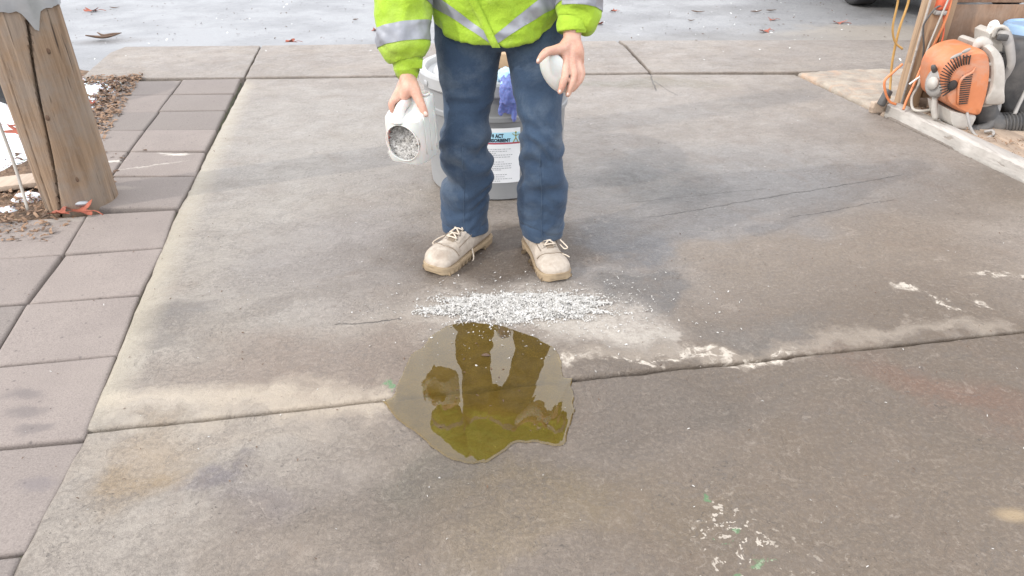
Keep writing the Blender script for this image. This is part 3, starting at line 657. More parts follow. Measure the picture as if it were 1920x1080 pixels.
# ================================================================ SHED CORNER
shed = thing('shed', (2.2, 4.0, 0), 'open shed corner with plywood wall and white painted sill', 'shed')
sA, sB = gp(1655, 213), gp(1920, 340); sd_ = (sB - sA).normalized(); sn = Vector((sd_.y * -1, sd_.x, 0)); 
if sn.x < 0: sn = -sn
ang = math.atan2(sd_.y, sd_.x)
def along(a, o, z): return sA + sd_ * a + sn * o + Vector((0, 0, z))
Ls = 3.0
def beam(a0, a1, o, wdt, z0, z1, b=.004, seg=1):
    c = along((a0 + a1) / 2, o, (z0 + z1) / 2); return bevbox(c[:], (a1 - a0, wdt, z1 - z0), b, rz=ang, seg=seg)
def rough_beam(a0, a1, o, wdt, z0, z1, sd2):
    rr = []
    for a in np.linspace(a0, a1, int((a1 - a0) / .03)):
        j = [mnoise.noise(Vector((a * 7, k * 3, sd2))) * .006 + mnoise.noise(Vector((a * 28, k * 5, sd2))) * .004 for k in range(6)]
        rr.append([along(a, o - wdt / 2 + j[0], z0), along(a, o - wdt / 2 + j[1], z1 - .008 + j[4]), along(a, o - wdt / 2 + .009 + j[2], z1 + j[5] * .5), along(a, o + wdt / 2 - .005, z1), along(a, o + wdt / 2, z1 - .004), along(a, o + wdt / 2, z0)])
    return loft(rr)
mk('sill', rough_beam(0, Ls, .055, .085, -.02, .055, 3), M['sill'], shed, auto=40)
for k in range(9):
    a0 = -.02 + .0; wd_ = .135
    mk('floor_board', beam(.02 + .015 * (k % 3), Ls, .165 + k * .142, wd_, -.01, .032 + .004 * (k % 2), .003), M['board'], shed)
mk('corner_post', bevbox((2.205, 3.965, 1.25), (.095, .09, 2.5), .004), M['stud'], shed)
mk('corner_trim', bevbox((2.152, 3.914, 1.25), (.010, .010, 2.5), .002), M['sill'], shed)
mk('wall_stud', bevbox((2.305, 3.99, 1.25), (.04, .05, 2.5), .003), M['stud'], shed)
mk('plywood_panel', bevbox((3.55, 4.03, .285), (2.7, .02, .53), .002), M['ply'], shed)
mk('plywood_panel', bevbox((3.55, 4.034, 1.54), (2.7, .02, 1.96), .002), M['ply'], shed)
mk('wall_plate', bevbox((3.5, 3.98, .045), (2.5, .06, .05), .003), M['board'], shed)
mk('top_plate', bevbox((3.5, 3.98, 2.545), (2.8, .10, .09), .003), M['stud'], shed)
# cords and cables on the corner
def cord(name, pix, r, mat, label, cat='cord', Y=None):
    r *= .8
    P = [at(px, py, y) for px, py, y in pix]
    return tag(mk(name, tube(P, r, 8, len(P) * 7), M[mat]), label, cat)
cord('extension_cord', [(1712, -60, 3.9), (1704, 0, 3.92), (1686, 55, 3.92), (1674, 110, 3.93), (1670, 150, 3.93), (1668, 185, 3.9)], .008, 'cordyellow', 'yellow cord hanging outside the shed corner, the straight one')
cord('extension_cord', [(1690, -60, 3.85), (1684, 0, 3.87), (1674, 50, 3.88), (1678, 78, 3.9), (1692, 92, 3.9)], .007, 'cordyellow', 'yellow cord loop hanging left of the straight one at the shed corner')
cord('extension_cord', [(1692, 120, 3.86), (1672, 138, 3.85), (1659, 152, 3.84), (1660, 172, 3.84), (1668, 190, 3.84), (1680, 196, 3.84)], .008, 'cordorange', 'orange cord curling round the outside of the post foot')
cord('extension_cord', [(1790, -30, 3.9), (1776, 28, 3.88), (1752, 82, 3.88), (1733, 112, 3.88), (1725, 132, 3.86), (1712, 162, 3.84), (1700, 188, 3.80), (1694, 205, 3.75)], .008, 'cordorange', 'orange cord running down the plywood to the shed sill')
cord('extension_cord', [(1770, 22, 3.9), (1768, 70, 3.88), (1754, 96, 3.88), (1738, 112, 3.87), (1725, 134, 3.85)], .006, 'red', 'thin red cord hanging in a bow beside the orange one')
cord('power_cable', [(1772, 12, 3.88), (1756, 14, 3.88), (1734, 42, 3.89), (1731, 60, 3.89), (1732, 90, 3.89), (1727, 132, 3.88)], .006, 'black', 'black cable bent over the post from the red plug', 'cable')
cord('power_cable', [(1786, -20, 3.86), (1758, 46, 3.86), (1740, 90, 3.86), (1730, 120, 3.86)], .006, 'cordgrey', 'brownish grey cable slanting across the plywood', 'cable')
cord('power_cable', [(1726, 140, 3.85), (1722, 160, 3.84), (1710, 182, 3.82), (1712, 204, 3.74), (1728, 208, 3.70), (1745, 206, 3.70)], .009, 'cordgrey', 'thick grey cable curling onto the shed floor', 'cable')
cord('zip_tie', [(1705, 158, 3.82), (1716, 150, 3.81), (1725, 144, 3.82)], .006, 'white', 'white zip tie sticking out from the tied cords', 'zip tie')
plug = thing('plug_box', at(1768, 6, 3.9), 'red plug box at the top of the cords on the plywood', 'plug')
c = at(1768, 4, 3.9); mk('housing', bevbox(c[:], (.055, .05, .075), .01), M['red'], plug); mk('collar', bevbox((c - Vector((0, 0, .05)))[:], (.06, .045, .025), .008), M['dusty_grey'], plug)
tag(mk('black_wedge', bevbox(at(1659, 183, 3.88)[:], (.03, .05, .09), .008, ry=.3), M['black']), 'black plastic end piece at the foot of the shed corner', 'plug')
tag(mk('wood_block', bevbox(gp(1652, 200, .03)[:], (.035, .12, .06), .004, rz=ang), M['board']), 'small tan wood block against the end of the white sill', 'block')
chips('floor_debris', lambda r: xy(along(r.uniform(.02, 1.2), r.uniform(.02, .55), 0)), 420, .018, M['bark2'], z=.037, seed=21, lift=.003)
chips('shed_leaf_debris', lambda r: (r.uniform(2.25, 2.6), r.uniform(3.6, 3.92)), 160, .035, M['bark'], z=.037, seed=22, lift=.01)

# ================================================================ DRUM
DC = (-.068, 2.995)
drum = thing('plastic_drum', (DC[0], DC[1], 0), 'big grey lidded plastic drum with a printed label, behind the worker', 'drum')
mk('body', lathe([(.02, 0), (.272, 0), (.284, .008), (.286, .03), (.292, .325), (.296, .332), (.302, .336), (.302, .352), (.297, .358), (.298, .45), (.27, .455), (.1, .455)], (DC[0], DC[1], .0), 96), M['drum'], drum, auto=35)
mk('lid', lathe([(.29, .43), (.311, .432), (.316, .438), (.317, .478), (.311, .487), (.300, .490), (.288, .487), (.282, .477), (.280, .466), (.26, .463), (.255, .470), (.245, .474), (.02, .474)], (DC[0], DC[1], 0), 96), M['lid'], drum, auto=35)
for q in range(14):
    a = q / 14 * 2 * math.pi + .1
    mk('lid_tab', bevbox((DC[0] + .3175 * math.cos(a), DC[1] + .3175 * math.sin(a), .452), (.006, .03, .022), .002, rz=a, seg=1), M['lid'], drum)
def dr(z, o=0): return (.286 + .006 * (z - .03) / .295) + o
def dring(px, py):   # photo pixel -> angle and height on the drum's front
    d = ray(px, py); R0 = .289
    a = d.x ** 2 + d.y ** 2; b = 2 * (d.x * -DC[0] + d.y * -DC[1]); c_ = DC[0] ** 2 + DC[1] ** 2 - R0 ** 2
    t = (-b - math.sqrt(b * b - 4 * a * c_)) / (2 * a)
    x, y, z = d.x * t, d.y * t, H + d.z * t
    return math.atan2(y - DC[1], x - DC[0]), z
def dpt(a, z, o): r = dr(z, o); return Vector((DC[0] + r * math.cos(a), DC[1] + r * math.sin(a), z))
def dpatch(name, x0, x1, ytop, ybot, o, mat, parent, ref=945):
    aL, _ = dring(x0, ytop); aR, _ = dring(x1, ytop); _, zt = dring(ref, ytop); _, zb = dring(ref, ybot)
    n = 24; V = []
    for z in np.linspace(zb, zt, 4):
        for k in range(n): V.append(dpt(aL + (aR - aL) * k / (n - 1), z, o))
    Fc = [(r * n + k, r * n + k + 1, (r + 1) * n + k + 1, (r + 1) * n + k) for r in range(3) for k in range(n - 1)]
    return mk(name, (V, Fc), mat, parent)
lab = dpatch('label', 862, 975, 240, 343, .0015, M['label'], drum)
dpatch('blue_banner', 864, 974, 248, 266.5, .0022, M['labelblue'], lab)
dpatch('red_stripe', 864, 974, 267, 270, .0022, M['inkred'], lab)
def dtext(txt, x0, x1, ytop, ybot, mat, name='lettering', bold=.02):
    cu = bpy.data.curves.new('t', 'FONT'); cu.body = txt; cu.offset = bold; cu.resolution_u = 2
    o = bpy.data.objects.new('t', cu); COL.objects.link(o); dg = bpy.context.evaluated_depsgraph_get()
    me = o.evaluated_get(dg).to_mesh(); V = [v.co.copy() for v in me.vertices]; Fc = [tuple(p.vertices) for p in me.polygons]
    bpy.data.objects.remove(o)
    xs = [v.x for v in V]; ys = [v.y for v in V]; a0, _ = dring(x0, ytop); a1, _ = dring(x1, ytop); _, zt = dring(945, ytop); _, zb = dring(945, ybot)
    W = [dpt(a0 + (a1 - a0) * (v.x - min(xs)) / (max(xs) - min(xs)), zb + (zt - zb) * (v.y - min(ys)) / (max(ys) - min(ys)), .003) for v in V]
    return mk(name, (W, Fc), mat, lab, smooth=False)
dtext('ACT', 928, 944, 250, 258, M['ink'], bold=.05)
dtext('ABSORBENT', 912, 957, 259, 266, M['ink'], bold=.05)
a, z = dring(924.5, 254); V = [dpt(a + .011 * math.cos(q), z + .0085 * math.sin(q), .003) for q in np.linspace(0, 6.28, 17)[:-1]]
mk('round_emblem', (V, [tuple(range(16))]), M['ink'], lab, smooth=False)
def dstroke(p, q, wd, mat, name='figure_emblem', o=.0032):
    a0, z0 = dring(*p); a1, z1 = dring(*q); P = [dpt(a0 + (a1 - a0) * t, z0 + (z1 - z0) * t, o) for t in (0, .5, 1)]
    return tube(P, wd, 5, 5)
fig = [dstroke((966.5, 249), (966.5, 258), .0018, 0), dstroke((960, 249.5), (966.5, 254), .0013, 0), dstroke((966.5, 254), (972.5, 250), .0013, 0), dstroke((966.5, 257), (961.5, 266), .0018, 0), dstroke((966.5, 257), (971.5, 266), .0018, 0)]
aa, zz = dring(966.5, 246.8); fig.append(ellip(dpt(aa, zz, .003)[:], (.004, .003, .004), 8, 6))
mk('figure_emblem', merge(*fig), M['inkgreen'], lab)
rnd = random.Random(5); V = []; Fc = []
for row, (y, ln) in enumerate([(243.5, .5), (275, .3), (279, .85), (283, .8), (286.5, .6), (290, .9), (294, .85), (298, .5), (303, .75), (307, .9), (311, .85), (315, .9), (318, .7), (323, .2), (327, .8), (331, .75), (335, .9), (339, .7)]):
    x = 869
    while x < 869 + 100 * ln:
        wl = rnd.uniform(1.2, 4.5); a0, zt = dring(x, y - .55); a1, zb = dring(x + wl, y + .55)
        _, zt = dring(945, y - .55); _, zb = dring(945, y + .6); n = len(V); V += [dpt(a0, zb, .003), dpt(a1, zb, .003), dpt(a1, zt, .003), dpt(a0, zt, .003)]; Fc.append((n, n + 1, n + 2, n + 3)); x += wl + rnd.uniform(.8, 1.5)
mk('small_print', (V, Fc), M['inkgrey'], lab, smooth=False, kind='stuff')
# cardboard box on the lid
cb = thing('cardboard_box', at(946, 124, 2.97), 'small cardboard box with a white top standing on the drum lid', 'box')
c0 = at(944, 124, 2.95); 
mk('carton', bevbox((c0.x + .0, 3.04, .476 + .03), (.30, .17, .058), .003), M['card'], cb)
mk('top_flap', bevbox((c0.x + .0, 3.045, .508), (.296, .165, .004), .001), M['white'], cb)
# nitrile glove pair hanging over the rim
def gl(pts, r, flat=.45): return tube(pts, r, 10, 18, round_ends=True, flat=flat)
def dd(px, z, o): 
    a_, _ = dring(px, 215); rr = .30 + o; return Vector((DC[0] + rr * math.cos(a_), DC[1] + rr * math.sin(a_), z))
G_ = [gl([dd(951, .497, -.03), dd(951, .500, .006), dd(950, .475, .026), dd(949, .44, .030)], [.026, .03, .034, .030], 1.0)]
for px, zb, r_, dx in ((940, .375, .010, -4), (946, .385, .0095, -2), (951, .38, .010, 0), (960, .352, .0115, 1)):
    G_.append(gl([dd(px - dx * .3, .46, .022), dd(px, .42, .030), dd(px + dx * .4, (.42 + zb) / 2, .024), dd(px + dx * .6, zb, .020)], [r_ * 1.1, r_ * 1.1, r_, r_ * .85], .8))
co, no, fs = voxel(G_, .0035, 3); co = co + no * (vnoise(co, 90)[:, None] * .003 + vnoise(co, 40, 3)[:, None] * .003)
gv = thing('rubber_glove', dd(950, .45, .02), 'blue disposable gloves draped over the front rim of the drum', 'gloves')
mk('glove', (co, fs), M['glove'], gv)
co, no, fs = voxel([tube([dd(946, .490, -.07), dd(949, .512, -.03), dd(952, .506, .002), dd(951, .484, .022)], [.024, .030, .032, .030], 12, 14, round_ends=True, flat=.9)], .004, 2); co = co + no * (vnoise(co, 60, 5)[:, None] * .005)
mk('cuff', (co, fs), M['glovelight'], gv)

# ================================================================ PERSON
person = thing('person', (-.04, 2.28, 0), 'worker in hi-vis green jacket and navy trousers holding a white jug and scoop', 'person')
def ring_leg(y, xl, xr, Y, n=48, dep=.95, k=0):
    c_ = at((xl + xr) / 2, y, Y); hw = (xr - xl) / 2 * pxm((xl + xr) / 2, y, Y) * 1.0; ry = max(hw * dep, .075)
    z = at((xl + xr) / 2, y, Y - ry * .7).z
    return [Vector((c_.x + hw * math.copysign(abs(math.cos(q)) ** .9, math.cos(q)), Y + ry * math.copysign(abs(math.sin(q)) ** .9, math.sin(q)), z - .012 * math.sin(q) * k)) for q in [2 * math.pi * i / n for i in range(n)]]
LEG_L = [(45, 815, 943, 2.33), (90, 816, 941, 2.31), (145, 822, 933, 2.29), (184, 829, 926, 2.28), (229, 833, 917, 2.27), (257, 829, 920, 2.26), (295, 822, 916, 2.26), (326, 831, 922, 2.27), (346, 838, 925, 2.28), (356, 829, 923, 2.29), (370, 826, 919, 2.29), (390, 826, 916, 2.30), (425, 830, 914, 2.30), (440, 832, 915, 2.30)]
LEG_R = [(45, 944, 1056, 2.32), (90, 947, 1057, 2.29), (132, 953, 1058, 2.26), (173, 960, 1058, 2.24), (201, 966, 1054, 2.22), (234, 972, 1055, 2.21), (251, 979, 1055, 2.20), (270, 974, 1054, 2.20), (312, 979, 1054, 2.20), (340, 981, 1058, 2.20), (350, 974, 1060, 2.21), (362, 970, 1063, 2.22), (390, 970, 1062, 2.22), (425, 975, 1056, 2.23), (449, 980, 1053, 2.24)]
def leg_loft(T):
    A = cr(T, 60); rings = [ring_leg(*a) for a in A]
    top = rings[0]; up = [[v + Vector((0, 0, .07)) for v in top]]
    return loft(up + rings)
parts = [leg_loft(LEG_L), leg_loft(LEG_R)]
pel = []
for z, rx, ry, x in ((.70, .09, .085, -.045), (.73, .155, .11, -.045), (.79, .180, .125, -.045), (.88, .178, .125, -.045), (.98, .165, .115, -.045), (1.0, .14, .1, -.045)):
    pel.append([Vector((x + rx * math.cos(q), 2.325 + ry * math.sin(q), z)) for q in [2 * math.pi * i / 40 for i in range(40)]])
parts.append(loft(pel))
co, no, fs = voxel(parts, .0048, 5)
z = co[:, 2]
def bumpz(z, c_, s): return np.exp(-((z - c_) / s) ** 2)
sx = np.where(co[:, 0] < -.035, -1.0, 1.0)
q = np.arctan2(co[:, 1] - 2.25, co[:, 0] - np.where(sx < 0, -.135, .095))
fold = np.sin(z * 95 + 2.6 * np.sin(q * 1.0 + sx * 1.3) + 9 * vnoise(co * np.array([1, 1, .6]), 8)) * np.clip(vnoise(co * np.array([7, 7, 10]), 1, 3) + .12, -.1, 1) * 1.8
amp = .007 * bumpz(z, .12, .07) + .005 * bumpz(z, .36, .12) + .0022
dsp = amp * fold * 1.6 + .011 * (bumpz(z, .13, .09) + .9 * bumpz(z, .4, .13) + .35) * vnoise(co * np.array([11, 11, 17]), 1, 9) + .006 * vnoise(co * np.array([14, 14, 4]), 1, 5)
# diagonal pulls
dg_ = z * .8 + (co[:, 0]) * 1.3 * sx
dsp += .0035 * np.clip(np.sin(dg_ * 60 + 4 * vnoise(co, 5, 2)), 0, 1) * bumpz(z, .42, .2) * (vnoise(co, 6, 8) + .3)
rg1 = np.abs(vnoise(co * np.array([10, 10, 15]) + np.stack([z * 9, z * 0, z * 0], 1), 1, 21)); rg2 = np.abs(vnoise(co * np.array([17, 17, 26]) - np.stack([z * 14, z * 0, z * 0], 1), 1, 33))
low = bumpz(z, .13, .10) + .75 * bumpz(z, .40, .14) + .3
dsp += low * (.010 * (.25 - rg1) + .005 * (.25 - rg2)) * .9
co2 = co + no * dsp[:, None] * .60
mk('trousers', (co2, fs), M['denim'], person)
for xa, xb, Yl in (((868, 45), (873, 436), 2.28), ((1004, 60), (1016, 446), 2.22)):
    a_, b_ = at(*xa, Yl), at(*xb, Yl); pts_ = []
    for t in np.linspace(.5, 1, 30):
        x_, z_ = a_.x + (b_.x - a_.x) * t, a_.z + (b_.z - a_.z) * t
        m_ = (np.abs(co2[:, 0] - x_) < .008) & (np.abs(co2[:, 2] - z_) < .007)
        if m_.any(): pts_.append((x_, co2[m_][:, 1].min() - .0002, z_))
    mk('pressed_crease', tube([(p[0] + .004 * mnoise.noise(Vector((0, 1, p[2] * 9))), p[1] + .0006, p[2]) for p in pts_], .0012, 6, 120), M['thread'], person)
# hem bands and side stitching of the trousers
for T, nm in ((LEG_L, 'hem'), (LEG_R, 'hem')):
    A = cr(T, 60); r1 = ring_leg(*A[-1]); r0 = ring_leg(*A[-5])
    g = lambda ring, s, dz=0: [Vector((sum(v.x for v in ring) / len(ring) + (v.x - sum(w_.x for w_ in ring) / len(ring)) * s, sum(w_.y for w_ in ring) / len(ring) + (v.y - sum(w_.y for w_ in ring) / len(ring)) * s, v.z + dz + .003 * math.sin(i * .5))) for i, v in enumerate(ring)]
    mk('hem', loft([g(r1, .93, .004), g(r1, 1.0, -.003), g(r1, 1.035, 0), g(r1, 1.04, .006), g(r0, 1.03, 0), g(r0, .99, .006)], caps=False), M['denim'], person)

# arms, hands, head: one continuous body
SL, SR = Vector((-.235, 2.31, 1.25)), Vector((.145, 2.31, 1.29))
def P3(*l): return [at(*p) for p in l]
WL = at(765, 134, 2.15); WR = at(1073, 62, 2.14)
hand = []
def cap(pts, rad, n=12, res=None): hand.append(tube(pts, rad, n, res, round_ends=True))
# image-left hand gripping the jug handle, back of the hand towards us
cap([at(757, 20, 2.19), at(760, 85, 2.165), WL, at(764, 150, 2.14)], [.036, .031, .0245, .0255])
KN = [(741, 186, 2.085), (742, 183, 2.105), (744, 180, 2.125), (747, 177, 2.145)]
for i, k in enumerate(KN):
    cap([at(764, 146, 2.145), at(758 - i, 163, 2.125 + .006 * i), at(*k)], [.019, .0185, .014])
cap([at(764, 146, 2.13), at(765, 165, 2.10), at(758, 182, 2.09)], [.023, .0215, .014]); cap([at(770, 150, 2.13), at(774, 170, 2.105)], [.018, .0155])
for i, (k, r_, ln) in enumerate(zip(KN, (.0092, .0096, .0092, .0080), (1, 1.06, 1, .85))):
    Y = k[2]; cap([at(k[0], k[1], Y), at(735, 194 - i, Y - .006), at(736, 205 * 1 - i, Y - .004), at(744, 213 - i, Y + .002), at(755, 213 - i, Y + .006), at(763, 207 - i, Y + .006)], [r_ * 1.22, r_ * 1.1, r_ * 1.08, r_, r_ * .95, r_ * .85], res=22)
cap(P3((768, 152, 2.125), (777, 168, 2.098), (784, 184, 2.080), (791, 199, 2.066), (797.5, 214, 2.060)), [.022, .0185, .0145, .0128, .0100], res=20)
# image-right hand holding the scoop
cap([at(1087, -20, 2.19), at(1080, 30, 2.155), WR, at(1073, 78, 2.13)], [.036, .031, .0265, .0265])
KR = [(1060, 110, 2.095), (1071, 111, 2.10), (1081, 113, 2.108), (1088, 117, 2.118)]
for i, k in enumerate(KR):
    cap([at(1068 + i * 3, 76, 2.13), at((1066 + k[0]) / 2 + i * 2.5, 94, 2.112), at(*k)], [.019, .0165, .0122])
cap(P3((1066, 80, 2.125), (1056, 90, 2.105), (1040, 94, 2.085), (1026, 97, 2.062), (1016, 106, 2.050), (1009.5, 115, 2.046)), [.021, .0185, .0140, .0125, .0108, .0075], res=24)
for pts, r_ in ((((1060, 110, 2.095), (1060, 128, 2.072), (1059.5, 143, 2.062), (1055, 158, 2.056), (1050, 172, 2.056)), .0112), (((1071, 112, 2.10), (1075, 128, 2.080), (1076.5, 143, 2.070), (1071, 160, 2.062), (1065, 177, 2.062)), .0115),
                (((1081, 114, 2.108), (1086, 128, 2.094), (1088, 143, 2.085), (1083, 156, 2.076), (1074, 168, 2.072)), .0106), (((1087, 117, 2.118), (1091, 128, 2.11), (1092, 141, 2.103), (1087, 153, 2.095), (1080, 160, 2.09)), .0088)):
    cap(P3(*pts), [r_ * 1.15, r_ * 1.0, r_ * .98, r_ * .9, r_ * .74], res=22)
# web between thumb and index
cap(P3((1062, 88, 2.11), (1056, 98, 2.098), (1061, 108, 2.096)), [.015, .012, .010])
cap([SL, Vector((-.37, 2.36, 1.0)), at(757, 10, 2.2)], [.045, .04, .036]); cap([SR, Vector((.27, 2.37, 1.02)), at(1087, -25, 2.2)], [.045, .04, .036])
hand.append(tube([(-.045, 2.33, .80), (-.045, 2.33, 1.0), (-.045, 2.33, 1.25), (-.045, 2.32, 1.33), (-.045, 2.30, 1.42)], [.10, .10, .12, .06, .055], 20)); hand.append(tube([SL, (-.045, 2.32, 1.3), SR], .055, 14))
hand.append(tube([(-.135, 2.3, .8), at(873, 250, 2.27), at(873, 420, 2.30)], [.06, .045, .038], 14)); hand.append(tube([(.05, 2.3, .8), at(1015, 260, 2.20), at(1015, 430, 2.24)], [.06, .045, .038], 14))
HC = Vector((-.045, 2.26, 1.49))
hand += [ellip(HC[:], (.073, .090, .105), 24, 16), ellip((HC.x, HC.y - .02, HC.z - .05), (.055, .068, .062), 20, 12), tube([(HC.x, HC.y - .085, HC.z + .015), (HC.x, HC.y - .112, HC.z - .015), (HC.x, HC.y - .095, HC.z - .025)], [.009, .013, .010], 10, round_ends=True)]
for s in (-1, 1): hand += [ellip((HC.x + s * .076, HC.y + .005, HC.z - .005), (.010, .020, .030), 12, 8), ellip((HC.x + s * .028, HC.y - .072, HC.z + .006), (.017, .014, .010), 10, 8)]
hand += [tube([(HC.x - .024, HC.y - .080, HC.z - .052), (HC.x, HC.y - .090, HC.z - .050), (HC.x + .024, HC.y - .080, HC.z - .052)], .007, 8, 9, round_ends=True)]
co, no, fs = voxel(hand, .0030, 4)
dsp = vnoise(co, 70) * .0006
mk('body', (co + no * dsp[:, None], fs), M['skin'], person)
for nm, s in (('eye', -1), ('eye', 1)): mk('eye', ellip((HC.x + s * .028, HC.y - .079, HC.z + .006), (.010, .008, .006), 12, 8), M['white'], person)
hv = voxel([ellip((HC.x, HC.y + .012, HC.z + .022), (.080, .095, .100), 24, 16)], .006, 2); keepf = [f for f in hv[2] if sum(hv[0][i][1] for i in f) / len(f) > HC.y - .045 or sum(hv[0][i][2] for i in f) / len(f) > HC.z + .065]
mk('hair', (hv[0] + hv[1] * (vnoise(hv[0], 60) * .004)[:, None], keepf), M['hair'], person)
def nail(c_, r, rz, ry): mk('finger_nail', ellip(c_[:], r, 10, 6, Matrix.Rotation(rz, 3, 'Z') @ Matrix.Rotation(ry, 3, 'Y')), M['nail'], person)
nail(at(798, 213.5, 2.052), (.0055, .003, .0075), 0, -.45); nail(at(1009, 113.5, 2.041), (.0045, .003, .006), 0, .4); nail(at(1050, 171, 2.0495), (.0042, .0025, .006), 0, .3); nail(at(1065, 176, 2.0555), (.0042, .0025, .006), 0, .3)

# jacket
def torso_ring(z, rx, ry, hem=0, n=64, cy=2.31, cx=-.045):
    r_ = []
    for k in range(n):
        q = 2 * math.pi * k / n; fr = max(0, -math.sin(q)); 
        zz = z - hem * (.050 * fr ** 1.6)
        if hem and abs(q - 1.5 * math.pi) < .07: zz += .008
        r_.append(Vector((cx + rx * math.cos(q), cy + ry * math.sin(q) - hem * .012 * fr, zz)))
    return r_
TR = [torso_ring(.79, .150, .10, 1), torso_ring(.780, .186, .135, 1), torso_ring(.787, .194, .142, 1), torso_ring(.81, .199, .146, .95), torso_ring(.86, .204, .148, .6), torso_ring(.93, .206, .148, .2), torso_ring(1.02, .205, .145), torso_ring(1.12, .208, .140), torso_ring(1.22, .205, .125), torso_ring(1.29, .16, .105), torso_ring(1.34, .085, .08), torso_ring(1.38, .07, .07)]
jp = [loft(TR)]
slL = [SL + Vector((.02, 0, 0)), Vector((-.37, 2.355, 1.02)), at(752, -30, 2.22), at(754.5, 0, 2.20), at(755.5, 55, 2.168), at(757, 88, 2.158), at(763, 112, 2.152)]
rL = [.075, .084, .084, .083, .0775, .0735, .052]
slR = [SR + Vector((-.02, 0, 0)), Vector((.275, 2.365, 1.02)), at(1089, -30, 2.21), at(1087.5, 0, 2.192), at(1086, 20, 2.178), at(1082, 34, 2.168), at(1075, 46, 2.155)]
rR = [.075, .080, .074, .0705, .0700, .064, .046]
jp.append(tube(slL, rL, 32, 40, up=(0, 1, 0))); jp.append(tube(slR, rR, 32, 40, up=(0, 1, 0)))
co, no, fs = voxel(jp, .0052, 3)
def jdisp(co):
    d = .0085 * vnoise(co * np.array([10, 10, 13]), 1, 2) + .007 * (.2 - np.abs(vnoise(co * np.array([13, 13, 18]), 1, 12))) + .004 * (.2 - np.abs(vnoise(co * np.array([26, 26, 20]), 1, 15))) + .004 * vnoise(co * np.array([24, 24, 12]), 1, 4)
    f_ = np.sin(co[:, 2] * 70 + co[:, 0] * 40 + 5 * vnoise(co, 6, 1)); d += .0055 * np.clip(f_, -.3, 1) * (vnoise(co, 9, 6) + .2)
    return d
co = co + no * jdisp(co)[:, None] * 1.45
def shell_cut(co, no, fs, planes, region, off):
    """piece of the jacket surface between planes, lifted off it"""
    bm = bmesh.new(); vs = [bm.verts.new(tuple(c_ + n_ * off)) for c_, n_ in zip(co, no)]
    for f in fs:
        cc = sum((co[i] for i in f), np.zeros(3)) / len(f)
        if region(cc):
            try: bm.faces.new([vs[i] for i in f])
            except ValueError: pass
    for v in [v for v in bm.verts if not v.link_faces]: bm.verts.remove(v)
    for p, nrm in planes:
        bmesh.ops.bisect_plane(bm, geom=bm.verts[:] + bm.edges[:] + bm.faces[:], plane_co=p, plane_no=nrm, clear_outer=True)
    bm.verts.index_update(); bm.verts.ensure_lookup_table()
    r_ = ([v.co.copy() for v in bm.verts], [[v.index for v in f.verts] for f in bm.faces]); bm.free(); return r_
jk = mk('jacket', (co, fs), M['hivis'], person)
# smooth normals for the offset
nrm_ = np.zeros_like(co)
for f in fs:
    n_ = np.cross(co[f[2]] - co[f[0]], co[f[3 if len(f) > 3 else 1]] - co[f[1]]) if len(f) > 3 else np.cross(co[f[1]] - co[f[0]], co[f[2]] - co[f[0]])
    for i in f: nrm_[i] += n_
nrm_ /= (np.linalg.norm(nrm_, axis=1)[:, None] + 1e-12)
if np.sum(nrm_ * no) < 0: nrm_ = -nrm_
def ax(a, b): return (b - a).normalized()
eye_ = Vector((0, 0, H))
def view_plane(p, q, side):     # plane through two pixel-measured points of the garment, perpendicular to its surface there
    a, b = Vector(p), Vector(q); n_ = (b - a).cross(Vector((0, 1, -.35))).normalized()
    if n_.dot(side) < 0: n_ = -n_
    return (a, n_)
Up = Vector((0, 0, 1)); Dn = -Up
# sleeve bands
a_, b_ = at(706, 57, 2.168), at(806, 38, 2.168); c1, d1 = at(708, 92, 2.16), at(804, 76, 2.16)
mk('reflective_band', shell_cut(co, nrm_, fs, [view_plane(a_, b_, Up), view_plane(c1, d1, Dn)], lambda c_: c_[0] < -.236 and c_[2] < .92, .0022), M['silver'], person)
a_, b_ = at(1042, -28, 2.18), at(1133, -28, 2.18); c1, d1 = at(1042, 13, 2.18), at(1133, 21, 2.18)
mk('reflective_band', shell_cut(co, nrm_, fs, [view_plane(a_, b_, Up), view_plane(c1, d1, Dn)], lambda c_: c_[0] > .142 and c_[2] < .95, .0022), M['silver'], person)
# waist band: two halves meeting at the zip
a_, b_ = at(812, -8, 2.25), at(921, 69, 2.16); c1, d1 = at(812, 14, 2.25), at(919, 82, 2.16)
mk('reflective_band', shell_cut(co, nrm_, fs, [view_plane(a_, b_, Up), view_plane(c1, d1, Dn), (at(922, 60, 2.16), Vector((1, 0, 0)))], lambda c_: c_[0] > -.245 and c_[0] < -.04 and c_[1] < 2.36 and c_[2] < .95, .0022), M['silver'], person)
a_, b_ = at(924, 70, 2.16), at(1043, -22, 2.24); c1, d1 = at(924, 88, 2.16), at(1043, 16, 2.24)
mk('reflective_band', shell_cut(co, nrm_, fs, [view_plane(a_, b_, Up), view_plane(c1, d1, Dn), (at(924.5, 60, 2.16), Vector((-1, 0, 0)))], lambda c_: c_[0] > -.07 and c_[0] < .150 and c_[1] < 2.36 and c_[2] < .95, .0022), M['silver'], person)
def front_y(x, z):
    m = (np.abs(co[:, 0] - x) < .008) & (np.abs(co[:, 2] - z) < .008); return co[m][:, 1].min() if m.any() else 2.16
# zip placket
V = []
zs = np.linspace(.733, 1.3, 50)
for z_ in zs:
    x_ = at(930 - (z_ - .733) / .13 * 42 if z_ < .86 else 888, 60, 2.17).x
    y_ = front_y(x_, z_) 
    for dx, dy in ((-.012, -.0015), (-.010, -.005), (.010, -.006), (.013, -.0015)): V.append((x_ + dx, y_ + dy, z_))
mk('placket', (V, [(i * 4 + k, i * 4 + k + 1, i * 4 + k + 5, i * 4 + k + 4) for i in range(49) for k in range(3)]), M['hivis'], person)
